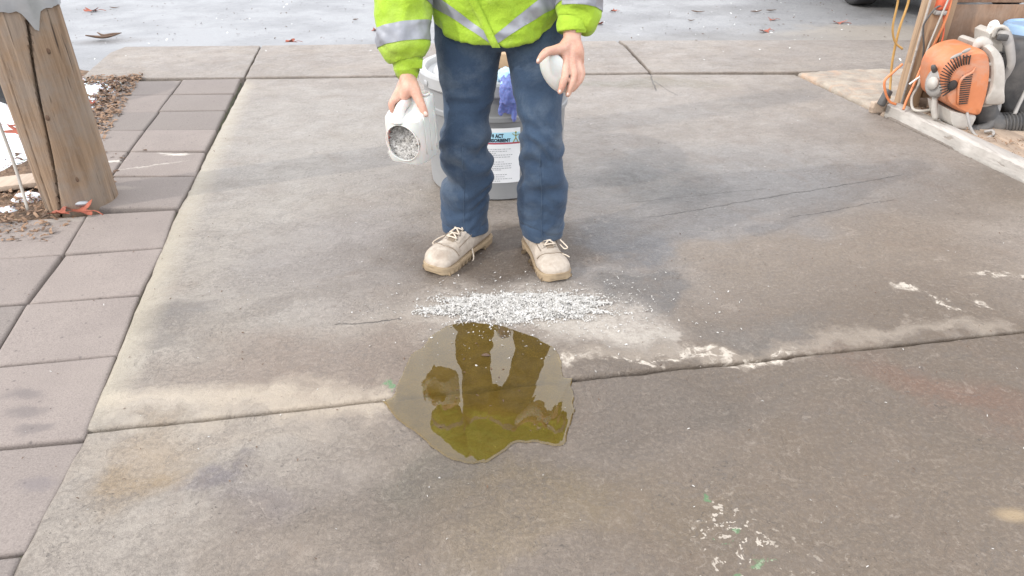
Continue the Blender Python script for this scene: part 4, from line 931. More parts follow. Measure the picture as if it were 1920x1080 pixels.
# cuffs
def cuff(p, r, nm='cuff'):
    t, f = tube(p, r, 36, 16, up=(0, 1, 0), caps=False)
    c_ = np.array([tuple(v) for v in t]); ctr = c_.reshape(-1, 36, 3).mean(1).repeat(36, 0); d = c_ - ctr; d /= np.linalg.norm(d, axis=1)[:, None] + 1e-9
    return (c_ + d * (vnoise(c_ * np.array([30, 30, 50]), 1, 2) * .004)[:, None], f)
mk('cuff', cuff([at(763, 100, 2.154), at(763, 112, 2.152), at(763.5, 124, 2.15), at(764, 130.5, 2.148), at(764, 129, 2.149)], [.044, .046, .0415, .0395, .030]), M['hivis'], person)
mk('cuff_strap', bevbox((at(782, 120, 2.122))[:], (.034, .006, .026), .0028, ry=.15, rz=.5), M['hivis'], person)
mk('cuff', cuff([at(1074, 32, 2.162), at(1073, 42, 2.158), at(1073, 52, 2.152), at(1073, 60, 2.148), at(1073, 58, 2.149)], [.042, .0455, .044, .0420, .031]), M['hivis'], person)
mk('cuff_strap', bevbox((at(1090, 53, 2.122))[:], (.034, .006, .024), .0028, ry=.12, rz=.5), M['hivis'], person)

# boots
def boot(heel, toe, flip):
    WX = 1.10
    hd = (toe - heel); L_ = hd.length; fy = hd.normalized(); fx = Vector((fy.y, -fy.x, 0)) * flip
    sc = L_ / .313; o = heel + fy * (.088 * sc)
    def W(x, y, z): return o + fx * (x * sc * WX) + fy * (y * sc) + Vector((0, 0, z * sc))
    prof = [(-.088, .014, .060, 0), (-.084, .026, .092, 0), (-.07, .035, .120, 0), (-.04, .040, .150, 0), (-.005, .041, .150, 0), (.03, .042, .134, .000), (.06, .0425, .112, .001), (.09, .044, .096, .003), (.12, .047, .084, .005), (.142, .0495, .078, .006), (.150, .0505, .0795, .006), (.175, .0505, .078, .005), (.195, .047, .072, .004), (.212, .036, .060, .002), (.222, .018, .045, .001)]
    A = cr(prof, 64); n = 40; pw = 2.5; rings = []
    for y, w_, zt, xo in A:
        zb = .024; zc = zb + (zt - zb) * .35; ring = []
        for k in range(n):
            q = 2 * math.pi * k / n; cx, sy = math.cos(q), math.sin(q)
            hx = w_ * math.copysign(abs(cx) ** (2 / pw), cx); hz = (zt - zc if sy > 0 else zc - zb) * math.copysign(abs(sy) ** (2 / (2.15 if sy > 0 else 4)), sy)
            wr = .0012 * mnoise.noise(Vector((hx * 60, y * 60, hz * 60))) + (.0022 * mnoise.noise(Vector((hx * 20, y * 120, 3))) if .06 < y < .15 else 0)
            if sy > 0: hx *= 1 - .16 * sy * (1 if y < .13 else .5)
            ring.append(W(xo + hx * (1 + wr * 8), y, zc + hz + wr))
        rings.append(ring)
    b = thing_part = mk('boot', loft(rings), M['boot'], person)
    def topz(x, y):
        i = np.argmin(abs(A[:, 0] - y)); w_, zt, xo = A[i, 1:]; zc = .024 + (zt - .024) * .35; t = min(.99, abs((x - xo) / w_))
        return zc + (zt - zc) * (1 - t ** 2.5) ** (1 / 2.15)
    # sole: welt, midsole, treads, heel block
    def outline(gr, m=72):
        out_ = []; ys = np.linspace(-.088, .2225, m // 2)
        prof2 = [(-.092, .010), (-.088, .026), (-.075, .037), (-.04, .0425), (0, .041), (.04, .0405), (.08, .0455), (.12, .050), (.16, .0535), (.19, .0515), (.21, .042), (.224, .026), (.2285, .010)]
        B = cr(prof2, m // 2)
        for y, w_ in B: out_.append((w_ + gr + .004 * max(0, min(1, y * 8)), y))
        for y, w_ in B[::-1]: out_.append((-(w_ + gr) + .004 * max(0, min(1, y * 8)), y))
        return out_
    def pl(gr, z0, z1, y0=-9, y1=9):
        sel = outline(gr)
        r_ = lambda g_, z_: [W(x * g_, y0 if y < y0 else y1 if y > y1 else y, z_ + .005 * max(0, (y - .16) / .06) ** 2) for x, y in sel]
        return loft([r_(.985, z0), r_(1, z0 + .002), r_(1, z1 - .002), r_(.985, z1)])
    mk('midsole', pl(.0, .012, .029), M['sole'], b, auto=40)
    mk('welt', pl(.0015, .0215, .0245), M['sole'], b, auto=40)
    mk('heel', pl(-.0005, 0, .0135, -9, -.012), M['sole'], b, auto=40)
    for k in range(8):
        y0 = .045 + k * .0225; mk('tread', pl(-.001, .0, .0135, y0, y0 + .0185), M['sole'], b, auto=40)
    # seams: toe cap, eyestays, tongue, laces
    ys_ = .147; sm = [W(x, ys_ - .30 * abs(x) * 1.0 + .012, topz(x, ys_ - .3 * abs(x) + .012) + .0006) for x in np.linspace(-.046, .052, 25)]
    mk('toe_cap_seam', tube(sm, .0016, 6, 50), M['seam'], b)
    for s in (-1, 1):
        V = []; n2 = 14
        for i, y in enumerate(np.linspace(.018, .118, n2)):
            for x in (s * (.010 + .002 * i / n2), s * .013, s * .024, s * .027): V.append(W(x, y, topz(x, y) + (.0035 if abs(x) in (.013, .024) else .0005)))
        mk('eyestay', (V, [(i * 4 + k, i * 4 + k + 1, i * 4 + k + 5, i * 4 + k + 4) for i in range(n2 - 1) for k in range(3)]), M['boot'], b)
        e = [W(s * .034, .125, topz(s * .034, .125)), W(s * .036, .07, topz(s * .036, .07) + .001), W(s * .038, .03, topz(s * .038, .03) + .001)]
        mk('side_seam', tube(e, .0013, 6, 20), M['seam'], b)
    V = []
    for y in np.linspace(.0, .125, 12):
        for x in (-.012, 0, .012): V.append(W(x, y, topz(x, y) + .0012 + (.002 if x == 0 else 0)))
    mk('tongue', (V, [(i * 3 + k, i * 3 + k + 1, i * 3 + k + 4, i * 3 + k + 3) for i in range(11) for k in range(2)]), M['seam'], b)
    er = [.035, .055, .075, .095, .113]
    lc = []
    for j, y in enumerate(er):
        for s in (-1, 1):
            mk('eyelet', tube([W(s * .018, y, topz(s * .018, y) + .003), W(s * .018, y, topz(s * .018, y) + .0056)], .0036, 10, 2), M['eyelet'], b)
        y2 = er[j + 1] if j + 1 < len(er) else y
        for s in (-1, 1):
            if j + 1 < len(er): lc.append(tube([W(s * .018, y, topz(.018, y) + .006), W(0, (y + y2) / 2, topz(0, y) + .010), W(-s * .018, y2, topz(.018, y2) + .006)], .0028, 6, 9))
    lc.append(tube([W(-.018, er[-1], topz(.018, er[-1]) + .006), W(0, er[-1] + .002, topz(0, er[-1]) + .009), W(.018, er[-1], topz(.018, er[-1]) + .006)], .0028, 6, 9))
    mk('lace', merge(*lc), M['lace'], b)
    return W, topz, b
WLb, tzL, bL = boot(gp(909, 447), gp(813, 516), 1)
WRb, tzR, bR = boot(gp(990, 455) + Vector((.01, 0, 0)), gp(1050, 529), 1)
for lp in ([at(874, 444, 2.245), at(879, 452, 2.235), at(876, 468, 2.222), at(878, 484, 2.208), at(883, 491, 2.20), at(888, 484, 2.205), at(885, 465, 2.222), at(882, 446, 2.238)],
           [at(838, 440, 2.26), at(822, 447, 2.25), at(812, 455, 2.23), at(818, 461, 2.22), at(835, 457, 2.225), at(845, 470, 2.20), at(850, 480, 2.19)]):
    mk('lace_loop', tube(lp, .0026, 7, 50), M['lace'], bL)
for lp in ([at(1050, 449, 2.175), at(1057, 456, 2.16), at(1064, 464, 2.15), at(1058, 466, 2.15), at(1050, 458, 2.16)], [at(1024, 478, 2.14), at(1040, 474, 2.135), at(1058, 477, 2.125), at(1068, 482, 2.115)]):
    mk('lace_loop', tube(lp, .0022, 7, 40), M['lace'], bR)

# ================================================================ JUG held in the image-left hand
JC = at(778, 268, 2.12); jz0 = at(762, 308, 2.04).z; jug_c = Vector((JC.x, 2.105, jz0)); jr = R(-24); jt = R(4)
jm = Matrix.Rotation(jr, 3, 'Z') @ Matrix.Rotation(jt, 3, 'X')
def J(x, y, z): return jug_c + jm @ Vector((x, y, z))
jug = thing('plastic_jug', jug_c, 'white plastic jug with a round cut-out full of grey absorbent, held by its handle', 'jug')
def sq(w_, d_, z, p=5, n=56, yo=0): return [J(w_ * math.copysign(abs(math.cos(q)) ** (2 / p), math.cos(q)), yo + d_ * math.copysign(abs(math.sin(q)) ** (2 / p), math.sin(q)), z) for q in [2 * math.pi * k / n for k in range(n)]]
def local(v): return [tuple(x) for x in v]
rings = [sq(.045, .047, 0), sq(.058, .060, .004), sq(.0625, .064, .016), sq(.063, .065, .06), sq(.063, .065, .12), sq(.0625, .063, .138, 5, 56, .001), sq(.061, .055, .148, 4.5, 56, .008), sq(.0595, .040, .156, 4, 56, .022), sq(.059, .031, .168, 4, 56, .031), sq(.058, .028, .184, 4, 56, .034), sq(.055, .025, .188, 4, 56, .034), sq(.03, .012, .187, 3, 56, .034)]
V, Fc = loft(rings)
me = bpy.data.meshes.new('plastic'); me.from_pydata([tuple(Vector(v) - jug_c) for v in V], [], Fc); me.materials.append(M['jug'])
jb = bpy.data.objects.new('jug_shell', me); COL.objects.link(jb); jb.parent = jug
Vc, Fcc = tube([jm @ Vector((.003, -.14, .071)), jm @ Vector((.003, -.02, .071))], .0545, 56, 2, up=jm @ Vector((0, 0, 1)))
cm = bpy.data.meshes.new('cut'); cm.from_pydata([tuple(v) for v in Vc], [], Fcc); co_ = bpy.data.objects.new('cut', cm); COL.objects.link(co_); co_.location = jug_c
bmx = bmesh.new(); bmx.from_mesh(me); bmesh.ops.recalc_face_normals(bmx, faces=bmx.faces); bmx.to_mesh(me); bmx.free()
bmx = bmesh.new(); bmx.from_mesh(cm); bmesh.ops.recalc_face_normals(bmx, faces=bmx.faces); bmx.to_mesh(cm); bmx.free()
md = jb.modifiers.new('so', 'SOLIDIFY'); md.thickness = .0028; md.offset = -1
md = jb.modifiers.new('bo', 'BOOLEAN'); md.object = co_; md.operation = 'DIFFERENCE'; md.solver = 'EXACT'
bpy.context.view_layer.update()
dg = bpy.context.evaluated_depsgraph_get(); nm_ = bpy.data.meshes.new_from_object(jb.evaluated_get(dg)); jb.modifiers.clear(); jb.data = nm_
nm_.polygons.foreach_set('use_smooth', [True] * len(nm_.polygons)); nm_.set_sharp_from_angle(angle=R(35)); bpy.data.objects.remove(co_)
hp = [J(-.010, -.050, .128), J(-.010, -.045, .150), J(-.010, -.030, .166), J(-.008, -.008, .172), J(-.006, .014, .172), J(-.004, .03, .165)]
mk('handle', tube(hp, [.024, .0175, .0150, .0145, .015, .016], 16, 40, flat=1.1, up=(0, 0, 1)), M['jug'], jug)
nk = [(.015, .180), (.015, .190), (.017, .191), (.017, .196), (.015, .197), (.0135, .197), (.0135, .188)]
mk('neck', loft([[J(.036 + r_ * math.cos(q), .032 + r_ * math.sin(q), z_) for q in [2 * math.pi * k / 28 for k in range(28)]] for r_, z_ in nk], caps=False), M['jug'], jug)
for q in range(3):
    x = .0632; mk('side_rib', tube([J(x, -.030 + q * .03, .03), J(x + .001, -.030 + q * .03, .09), J(x - .001, -.030 + q * .03, .145)], .0022, 6, 8), M['jug'], jug)
mk('front_rim', tube([J(.003 + .0555 * math.cos(q), -.0655, .071 + .0555 * math.sin(q)) for q in np.linspace(0, 2 * math.pi, 40)], .0018, 6, 80), M['jug'], jug)
# absorbent inside the jug
rnd = random.Random(8); V = []; Fc = []
def heap(x, z): return -.050 + .035 * max(0, (z - .035)) / .09 + .004 * mnoise.noise(Vector((x * 60, z * 60, 1)))
n = 30
for j in range(n):
    for i in range(n):
        x = -.058 + .105 * i / (n - 1); z_ = .008 + .125 * j / (n - 1); V.append(J(x, heap(x, z_), z_))
Fc = [(j * n + i, j * n + i + 1, (j + 1) * n + i + 1, (j + 1) * n + i) for j in range(n - 1) for i in range(n - 1)]
mk('absorbent_bed', (V, Fc), M['flakeg'], jug)
V = []; Fc = []
def flake(V, Fc, c_, s, rnd, nrm=None):
    m = Matrix.Rotation(rnd.uniform(0, 6.28), 3, 'Z') @ Matrix.Rotation(rnd.uniform(-.9, .9), 3, 'X') @ Matrix.Rotation(rnd.uniform(-.9, .9), 3, 'Y')
    if nrm is not None: m = nrm @ m
    k = len(V); a = s * rnd.uniform(.5, 1.3); b = s * rnd.uniform(.2, .6); t = b * .2
    for u, v, w_ in ((-.5, -.4, 0), (.1, -.5, .15), (.5, -.2, 0), (.45, .35, .1), (-.1, .5, .2), (-.5, .3, 0)):
        V.append(c_ + m @ Vector((u * a, v * b, w_ * a)))
    for u, v, w_ in ((-.5, -.4, 0), (.1, -.5, .15), (.5, -.2, 0), (.45, .35, .1), (-.1, .5, .2), (-.5, .3, 0)):
        V.append(c_ + m @ Vector((u * a * .8, v * b * .8, w_ * a - t)))
    Fc += [(k, k + 1, k + 4, k + 5), (k + 1, k + 2, k + 3, k + 4), (k + 6, k + 11, k + 10, k + 7), (k + 7, k + 10, k + 9, k + 8)]
    for e in range(6): Fc.append((k + e, k + 6 + e, k + 6 + (e + 1) % 6, k + (e + 1) % 6))
tilt = jm @ Matrix.Rotation(R(75), 3, 'X')
for _ in range(1500):
    x = rnd.uniform(-.058, .046); z_ = rnd.uniform(.010, .128); flake(V, Fc, J(x, heap(x, z_) - .002, z_), .009, rnd, tilt)
tag(mk('absorbent_flakes', (V, Fc), M['flake'], jug, smooth=False), kind='stuff')

# scoop in the other hand
sc_c = at(1041, 137, 2.088); A1 = (at(1060, 172, 2.082) - at(1021, 101, 2.084)); maj = A1.normalized(); half = A1.length / 2 * 1.08
outd = Vector((-.40, -.88, .05)); outd = (outd - maj * outd.dot(maj)).normalized(); mino = maj.cross(outd)
rings = []
for off_, inner in ((0, False), (.0018, True)):
    rr = range(0, 13) if not inner else range(12, -1, -1)
    for i in rr:
        th = (math.pi / 2) * (i / 12 if i else .02)
        ring = []
        for k in range(48):
            q = 2 * math.pi * k / 48; rr_ = math.sin(th)
            ring.append(sc_c + maj * ((half - off_) * rr_ * math.cos(q)) + mino * ((.040 - off_) * rr_ * math.sin(q)) + outd * ((.030 - off_) * math.cos(th) - .008))
        rings.append(ring)
tag(mk('scoop', loft(rings), M['jug']), 'white oval plastic scoop held in the bare left hand', 'scoop')

# ================================================================ PUDDLE
crp = [(60, 600), (95, 588), (130, 565), (165, 470), (190, 425), (205, 380), (240, 310), (280, 272), (320, 250), (350, 210), (370, 180), (420, 145), (480, 110), (560, 90), (640, 85), (700, 92), (760, 98), (830, 105), (930, 140), (1040, 175), (1130, 225), (1180, 250), (1205, 290), (1228, 340), (1230, 385), (1235, 425), (1255, 448), (1300, 455), (1290, 500), (1305, 540), (1310, 580), (1305, 620), (1318, 660), (1300, 700), (1290, 745), (1270, 790), (1262, 840), (1240, 885), (1195, 892), (1150, 888), (1100, 878), (1060, 865), (1000, 873), (960, 870), (910, 880), (880, 905), (850, 930), (780, 975), (740, 1000), (700, 1003), (640, 1010), (590, 1000), (540, 990), (500, 975), (470, 960), (440, 940), (410, 918), (370, 890), (330, 850), (300, 825), (270, 800), (225, 770), (180, 740), (140, 700), (100, 650)]
Pp = [gp(700 + x / 3.483, 580 + y / 3.483) for x, y in crp]
A = cr([(p.x, p.y) for p in Pp + [Pp[0]]], 300)[:-1]
A = [Vector((a[0], a[1], 0)) for a in A]; A = [a + Vector((mnoise.noise(a * 60) * .0025, mnoise.noise(a * 60 + Vector((5, 5, 5))) * .0025, 0)) for a in A]
area = sum(A[i].x * A[(i + 1) % len(A)].y - A[(i + 1) % len(A)].x * A[i].y for i in range(len(A)))
if area < 0: A = A[::-1]
def inset(A, d):
    o = []
    for i in range(len(A)):
        t = (A[(i + 2) % len(A)] - A[i - 2]).normalized(); o.append(A[i] + Vector((-t.y, t.x, 0)) * d)
    return o
rings = [[Vector((p.x, p.y, z)) for p in inset(A, d)] for d, z in ((0, .0004), (.0012, .0014), (.003, .0022), (.006, .0026))]
V = [p for r_ in rings for p in r_]; m = len(A)
Fc = [(r_ * m + i, r_ * m + (i + 1) % m, (r_ + 1) * m + (i + 1) % m, (r_ + 1) * m + i) for r_ in range(3) for i in range(m)] + [tuple(3 * m + i for i in range(m))]
n = NB('oil_liquid'); n.t.nodes.remove(n.b)
tr = n.t.nodes.new('ShaderNodeBsdfTransparent'); gl_ = n.t.nodes.new('ShaderNodeBsdfGlossy'); gl_.inputs['Roughness'].default_value = .012
fr = n.t.nodes.new('ShaderNodeFresnel'); fr.inputs['IOR'].default_value = 1.75; mxs = n.t.nodes.new('ShaderNodeMixShader')
n.L(n.mix(n.mr(n.noise(7, 6, .6, dist=.5), .35, .7), (.99, .84, .40), (.93, .76, .36)), tr.inputs[0])
df = n.t.nodes.new('ShaderNodeBsdfDiffuse'); mx2 = n.t.nodes.new('ShaderNodeMixShader'); n.L(n.mix(n.mr(n.noise(14, 7, .7, dist=.8), .35, .7), (.26, .175, .04), (.15, .10, .022)), df.inputs[0])
mx2.inputs[0].default_value = .28; n.L(tr.outputs[0], mx2.inputs[1]); n.L(df.outputs[0], mx2.inputs[2])
n.L(fr.outputs[0], mxs.inputs[0]); n.L(mx2.outputs[0], mxs.inputs[1]); n.L(gl_.outputs[0], mxs.inputs[2]); n.L(mxs.outputs[0], n.out.inputs[0])
n.L(n.bump(n.noise(5, 2), .02, .002), gl_.inputs['Normal']); n.L(n.bump(n.noise(5, 2), .02, .002), fr.inputs['Normal'])
tag(mk('oil_puddle', (V, Fc), n.m), 'yellow oil puddle crossing the slab joint, mirroring the worker', 'puddle')
chips('puddle_specks', lambda r: (r.uniform(-.2, .1), r.uniform(1.3, 1.7)), 26, .007, M['bark'], z=.0005, seed=31, lift=.0008, flat=.1)
tag(mk('dark_flake', merge(tube([gp(903, 666, .0035), gp(911, 665, .0045), gp(919, 667, .0035)], [.002, .0075, .002], 8, 9, flat=.3)), M['bark']), 'dark flake floating in the upper middle of the puddle', 'flake')

# ================================================================ ABSORBENT PILE
rnd = random.Random(11); V = []; Fc = []
def edge_r(q): return .98 + .40 * mnoise.noise(Vector((math.cos(q) * 2.6, math.sin(q) * 2.6, 4))) + .22 * mnoise.noise(Vector((math.cos(q) * 9, math.sin(q) * 9, 8)))
pcx, pcy = (gp(978, 577)[0], gp(978, 577)[1])
RX, RY = .262, .080
def ph(x, y):
    u, v = (x - pcx) / RX, (y - pcy + .00 - .02 * (x - pcx)) / RY; q = math.atan2(v, u); d = math.hypot(u, v) / edge_r(q)
    return max(0, 1 - d ** 2) ** .7 * (.014 + .016 * mnoise.noise(Vector((x * 16, y * 22, 0)))), d
n1, n2 = 90, 36; Vb = []
for j in range(n2):
    for i in range(n1):
        x = pcx - .33 + .66 * i / (n1 - 1); y = pcy - .11 + .22 * j / (n2 - 1); h, d = ph(x, y); Vb.append((x, y, h - .004 + .0015 * mnoise.noise(Vector((x * 120, y * 120, 0))) if h > 0 else -.006))
Fb = [(j * n1 + i, j * n1 + i + 1, (j + 1) * n1 + i + 1, (j + 1) * n1 + i) for j in range(n2 - 1) for i in range(n1 - 1)]
tag(mk('absorbent_mound', (Vb, Fb), M['flakeg']), 'white shredded absorbent spread in a low band before the boots', 'absorbent')
s0_ = .0082
for _ in range(12500):
    while True:
        x = pcx + rnd.uniform(-.34, .34); y = pcy + rnd.uniform(-.12, .12); h, d = ph(x, y)
        if d < 1 or rnd.random() < max(0, 1.35 - d) * .45: break
    flake(V, Fc, Vector((x, y, max(0, h - .002) + .0035)), s0_ * rnd.choice((.35, .5, .7, 1, 1, 1.3)), rnd)
for _ in range(1300):
    x = pcx + rnd.gauss(.05, .22); y = pcy + rnd.gauss(0, .10)
    flake(V, Fc, Vector((x, y, .003)), .0075 * rnd.choice((.4, .6, 1)), rnd)
tag(mk('absorbent_flakes', (V, Fc), M['flake'], smooth=False), kind='stuff')

# ================================================================ BACKPACK BLOWER
BY = 3.62
blower = thing('backpack_blower', gp(1800, 250), 'dusty orange and white backpack leaf blower with a black hose, inside the shed corner', 'leaf blower')
def OL(pts, Y): return [at(x, y, Y) for x, y in pts]
def extr(pts, secs, n=64, ctr=None):
    """outline measured on the photo, extruded in depth: secs = (Y, scale)"""
    base = cr([*pts, pts[0]], n + 1)[:-1]; b3 = [at(x, y, BY) for x, y in base]
    c_ = sum(b3, Vector()) / len(b3) if ctr is None else ctr
    return loft([[Vector((c_.x + (p.x - c_.x) * s, Y, c_.z + (p.z - c_.z) * s)) for p in b3] for Y, s in secs])
cov = [(1750, 150), (1754, 126), (1764, 108), (1780, 95), (1800, 87.5), (1820, 85), (1831, 92), (1835, 108), (1835, 130), (1831, 160), (1823, 190), (1816, 206), (1800, 206), (1782, 200), (1766, 191), (1753, 178)]
body_ = mk('engine_cover', extr(cov, [(3.78, .9), (3.76, 1), (3.56, 1), (3.535, .985), (3.52, .95), (3.512, .90), (3.508, .7), (3.506, .3)]), M['orange'], blower, auto=35)
def slot(p, q, wd=.0052, Yf=3.5055):
    a, b = at(*p, Yf), at(*q, Yf); d = (b - a); an = math.atan2(d.z, d.x); mk('vent_slot', bevbox(((a + b) / 2)[:], (d.length, .006, wd), .0015, ry=-an, seg=1), M['black2'], body_)  # raised dark bars; the shade inside the vents is their colour
for k in range(14):
    y = 142 + k * 4.1; slot((1799 - k * .25 + max(0, 4 - k) * 1.3, y), (1824 - k * .75, y - 2.2))
for k in range(19):
    q = math.radians(212 - k * 7.4); cx, cy = 1803, 156; r0, r1 = 22 + k * .75, 46 + k * .45
    slot((cx + r0 * math.cos(q) * .9 + k * .4, cy - r0 * math.sin(q)), (cx + r1 * math.cos(q) * .92 + k * .4, cy - r1 * math.sin(q)))
for k in range(3): slot((1808 + k * 3.4, 108 - k * .6), (1810 + k * 3.4, 106 - k * .6), .008)
mk('cover_ridge', tube([at(1796, 196, 3.503), at(1798, 160, 3.500), at(1806, 145, 3.499), at(1822, 136, 3.50), at(1829, 126, 3.506)], [.004, .006, .007, .006, .003], 8, 24), M['orange'], body_)
for x, y, rx_ in ((1793, 105, .030), (1812, 95, .022)): mk('badge', ellip(at(x, y, 3.512)[:], (rx_, .006, .009), 16, 8, Matrix.Rotation(-.5, 3, 'Y')), M['dusty_grey'], body_)
mk('muffler_screen', ellip(at(1786, 160, 3.508)[:], (.024, .010, .026), 16, 8), M['black2'], body_)
st_ = mk('starter', tube([at(1760, 155, 3.60) + Vector((.02, .03, 0)), at(1760, 155, 3.60), at(1753, 155, 3.585), at(1751, 155, 3.58)], [.062, .060, .050, .030], 28, 8, flat=1.25, up=(0, 0, 1)), M['dusty_grey'], blower)
mk('starter_cap', tube([at(1752, 156, 3.58), at(1747, 156, 3.57)], .026, 16, 2, flat=1.2, up=(0, 0, 1)), M['dusty_white'], st_)
mk('spark_plug_boot', tube([at(1757, 142, 3.62), at(1751, 128, 3.6), at(1750, 122, 3.6)], [.012, .013, .009], 10, 8), M['black'], blower)
mk('fan_shroud', extr([(1834, 82), (1841, 78), (1849, 80), (1858, 92), (1863, 112), (1864, 140), (1863, 170), (1863, 188), (1848, 191), (1826, 190), (1824, 180), (1832, 160), (1836, 130), (1835, 105)], [(3.82, .85), (3.80, .97), (3.60, 1.0), (3.55, .97), (3.52, .88), (3.505, .70), (3.50, .4)]), M['dusty_white'], blower, auto=35)
for y in (120, 150): mk('shroud_clip', bevbox(at(1858, y, 3.53)[:], (.045, .02, .016), .005, ry=.1), M['dusty_white'], blower)
mk('shroud_collar', tube([at(1845, 182, 3.60), at(1845, 192, 3.60)], .058, 28, 2, flat=1.0), M['dusty_white'], blower)
mk('shroud_top', tube([at(1828, 90, 3.6), at(1838, 80, 3.6), at(1848, 84, 3.6)], [.016, .03, .03], 14, 10, round_ends=True), M['dusty_white'], blower)
mk('fuel_tank', extr([(1762, 196), (1782, 201), (1812, 206), (1808, 222), (1800, 232), (1785, 232), (1768, 226)], [(3.76, .9), (3.74, 1), (3.55, 1), (3.53, .92), (3.525, .6)]), M['dusty_white'], blower, auto=35)
mk('tank_cap', tube([at(1753, 178, 3.6), at(1752, 206, 3.6), at(1754, 222, 3.6)], [.012, .016, .014], 12, 8), M['dusty_white'], blower)
mk('harness_frame', tube([at(1862, 46, 3.72), at(1873, 58, 3.68), at(1885, 66, 3.64), at(1893, 88, 3.62), at(1896, 118, 3.61), at(1888, 138, 3.62), at(1880, 150, 3.63), at(1876, 172, 3.63), at(1871, 200, 3.62), at(1868, 212, 3.60)], [.02, .03, .034, .028, .024, .022, .020, .018, .020, .018], 14, 60, flat=.7), M['dusty_grey'], blower)
mk('harness_plate', extr([(1866, 66), (1880, 60), (1890, 76), (1892, 110), (1880, 140), (1868, 178), (1864, 150), (1864, 100)], [(3.80, 1), (3.68, 1), (3.67, .95)]), M['dusty_white'], blower, auto=35)
for k in range(14): mk('grille_bar', bevbox(at(1876 + (k % 2), 98 + k * 5.6, 3.665)[:], (.035, .014, .006), .002, seg=1), M['black'], blower)
mk('top_handle', tube([at(1862, 70, 3.66), at(1868, 54, 3.65), at(1878, 50, 3.64), at(1888, 56, 3.64), at(1892, 68, 3.64)], .010, 10, 20), M['dusty_white'], blower)
mk('buckle', bevbox(at(1880, 70, 3.60)[:], (.05, .02, .03), .006, ry=.1), M['black'], blower)
mk('back_pad', extr([(1890, 92), (1910, 82), (1975, 84), (1990, 160), (1980, 220), (1915, 226), (1892, 212), (1884, 160)], [(3.86, .92), (3.84, 1), (3.68, 1), (3.66, .95), (3.65, .8)]), M['black'], blower)
mk('elbow_duct', tube([at(1845, 188, 3.60), at(1846, 205, 3.60), at(1852, 222, 3.60), at(1866, 232, 3.58), at(1880, 234, 3.57)], [.056, .057, .058, .057, .055], 24, 24), M['black'], blower)
hx = []; hr = []
for i in range(75):
    t = i / 74; hx.append(at(1876 + 95 * t, 234 - 6 * math.sin(t * 2.2) + 4 * t, 3.57 - .02 * t)); hr.append(.056 + .006 * math.sin(i * 2 * math.pi / 5))
mk('corrugated_hose', tube(hx, hr, 24, 150), M['black'], blower)
mk('base_frame', tube([at(1782, 236, 3.62), at(1800, 243, 3.58), at(1830, 244, 3.55), at(1850, 238, 3.55), at(1862, 226, 3.56)], [.022, .026, .028, .026, .02], 12, 20), M['black'], blower)
mk('base_frame', tube([at(1760, 226, 3.66), at(1770, 238, 3.62), at(1790, 240, 3.60)], [.012, .018, .02], 12, 12), M['dusty_white'], blower)
mk('throttle_cable', tube([at(1813, 205, 3.53), at(1815, 222, 3.50), at(1820, 240, 3.48), at(1830, 254, 3.45), at(1848, 259, 3.42), at(1862, 252, 3.43), at(1860, 245, 3.45), at(1845, 247, 3.46)], .007, 8, 50), M['dusty_grey'], blower)
mk('shoulder_strap', tube([at(1925, 168, 3.60), at(1912, 192, 3.58), at(1902, 214, 3.55)], .010, 8, 12, flat=.4), M['dusty_grey'], blower)
# things behind the blower
bb = thing('blue_tub', (3.03, 3.82, 0), 'blue plastic tub standing behind the leaf blower', 'tub')
bc = at(1935, 75, 3.84)
zt_ = at(1900, 56, 3.66).z
mk('shell', lathe([(.02, .03), (.12, .03), (.14, zt_ - .07), (.13, zt_ - .07)], (bc.x, 3.845, 0), 40, False), M['bluebin'], bb, auto=35)
mk('lid', lathe([(.13, zt_ - .075), (.148, zt_ - .07), (.150, zt_ - .03), (.145, zt_ - .012), (.135, zt_ - .004), (.128, zt_ - .014), (.02, zt_ - .012)], (bc.x, 3.845, 0), 40), M['bluebin'], bb, auto=35)
rg = voxel([tube([at(1852, 68, 3.72), at(1858, 52, 3.70), at(1868, 50, 3.68), at(1876, 58, 3.68)], [.012, .022, .02, .014], 12, 10, round_ends=True)], .005, 2)
cc = rg[0] + rg[1] * (vnoise(rg[0], 38) * .018)[:, None]
tag(mk('plastic_rag', (cc, rg[2]), M['white']), 'crumpled white plastic rag stuffed on top of the leaf blower', 'rag')

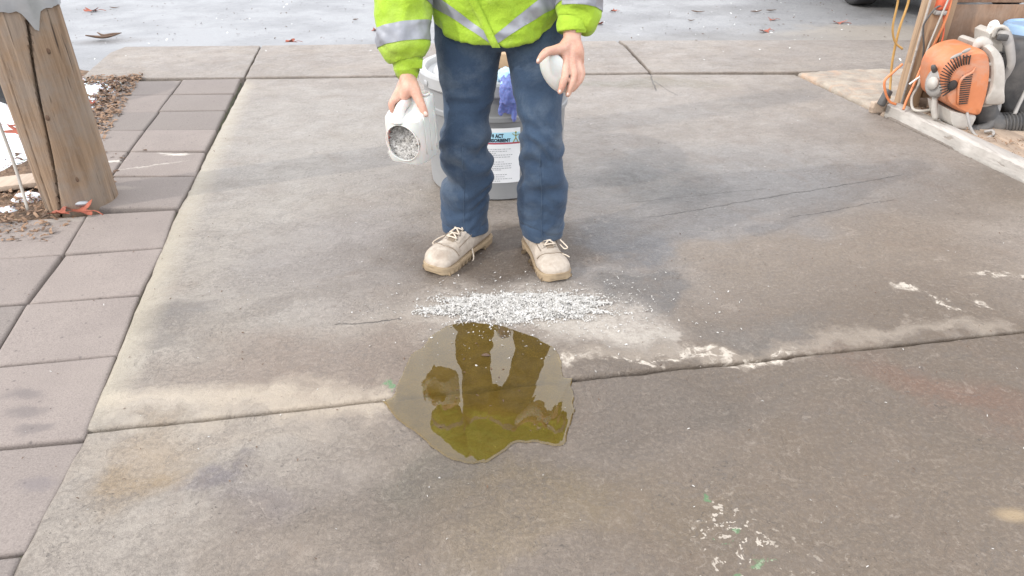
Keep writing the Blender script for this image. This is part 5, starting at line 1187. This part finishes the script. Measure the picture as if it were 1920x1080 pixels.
# ================================================================ PARKED CAR at the top right, mostly out of frame
CN = Vector((5.02, 6.74, 0))
car = thing('parked_car', (5.02, 6.74, 0), 'dark parked car of which one tyre shows at the top edge', 'car')
wc = gp(1603, 4, -.02)
def wheel(x, y):
    w_ = mk('wheel', tube([(x, y - .10, .31), (x, y + .10, .31)], .20, 24, 2), M['rim'], car)
    mk('tyre', loft([[Vector((x + r_ * math.cos(q), y + yy, .306 + r_ * math.sin(q))) for q in [2 * math.pi * k / 48 for k in range(48)]] for yy, r_ in ((-.10, .21), (-.11, .25), (-.105, .31), (-.08, .328), (.08, .328), (.105, .31), (.11, .25), (.10, .21))], caps=False), M['tyre'], w_)
for x in (CN.x + .84, CN.x + 3.5):
    for y in (CN.y + .12, CN.y + 1.57): wheel(x, y)
x0 = CN.x; y0 = CN.y
sec = [(0, .35, .62, .30), (.15, .25, .78, .12), (.9, .24, .88, .03), (1.25, .22, .95, .0), (1.9, .22, 1.38, .05), (2.4, .22, 1.46, .06), (3.3, .22, 1.42, .06), (4.0, .24, 1.05, .03), (4.35, .28, .95, .1), (4.45, .4, .8, .3)]
rings = []
for a in cr(sec, 40):
    x, zb, zt, ins = a; belt = min(zt, .92)
    rings.append([Vector((x0 + x, y0 + yy, zz)) for yy, zz in ((ins * .3 + .05, zb), (ins * .3, zb + .15), (ins * .3 + .01, belt - .08), (ins * .3 + .06, belt), (ins * .3 + .06 + (zt - belt) * .45, max(belt, zt - .04)), (.85, zt), (1.7 - ins * .3 - .06 - (zt - belt) * .45, max(belt, zt - .04)), (1.7 - ins * .3 - .06, belt), (1.7 - ins * .3 - .01, belt - .08), (1.7 - ins * .3, zb + .15), (1.7 - ins * .3 - .05, zb))])
mk('body', loft(rings), M['carpaint'], car, auto=30)
for (xa, xb) in ((1.75, 2.45), (2.52, 3.3)):
    mk('window', loft([[Vector((x0 + x, y0 + .075 + (z_ - .92) * .44 - .012, z_)) for x, z_ in ((xa + (.25 if xa < 2 else 0), 1.32), (xb, 1.34), (xb + (.12 if xa > 2 else 0), .98), (xa - .12 * (xa < 2), .98))], [Vector((x0 + x, y0 + .09 + (z_ - .92) * .44, z_)) for x, z_ in ((xa + (.25 if xa < 2 else 0), 1.32), (xb, 1.34), (xb + (.12 if xa > 2 else 0), .98), (xa - .12 * (xa < 2), .98))]]), M['glass'], car)
for yy in (.25, 1.45): mk('headlight', ellip((x0 + .10, y0 + yy, .66), (.06, .15, .06), 14, 8), M['lamp'], car)
car.rotation_euler = (0, 0, math.pi / 2)
tag(mk('tyre', merge(loft([[Vector((at(-22, 122, 3.9).x + yy, 4.15 + r_ * math.cos(q), .26 + r_ * math.sin(q))) for q in [2 * math.pi * k / 40 for k in range(40)]] for yy, r_ in ((-.09, .15), (-.1, .2), (-.08, .27), (.08, .27), (.1, .2), (.09, .15), (-.09, .15))], caps=False)), M['tyre']), 'black tyre standing at the left picture edge behind the pole', 'tyre')
for o in list(bpy.data.objects):
    if o.type == 'MESH' and o.parent is None and 'category' not in o and 'kind' not in o: print('UNTAGGED', o.name)
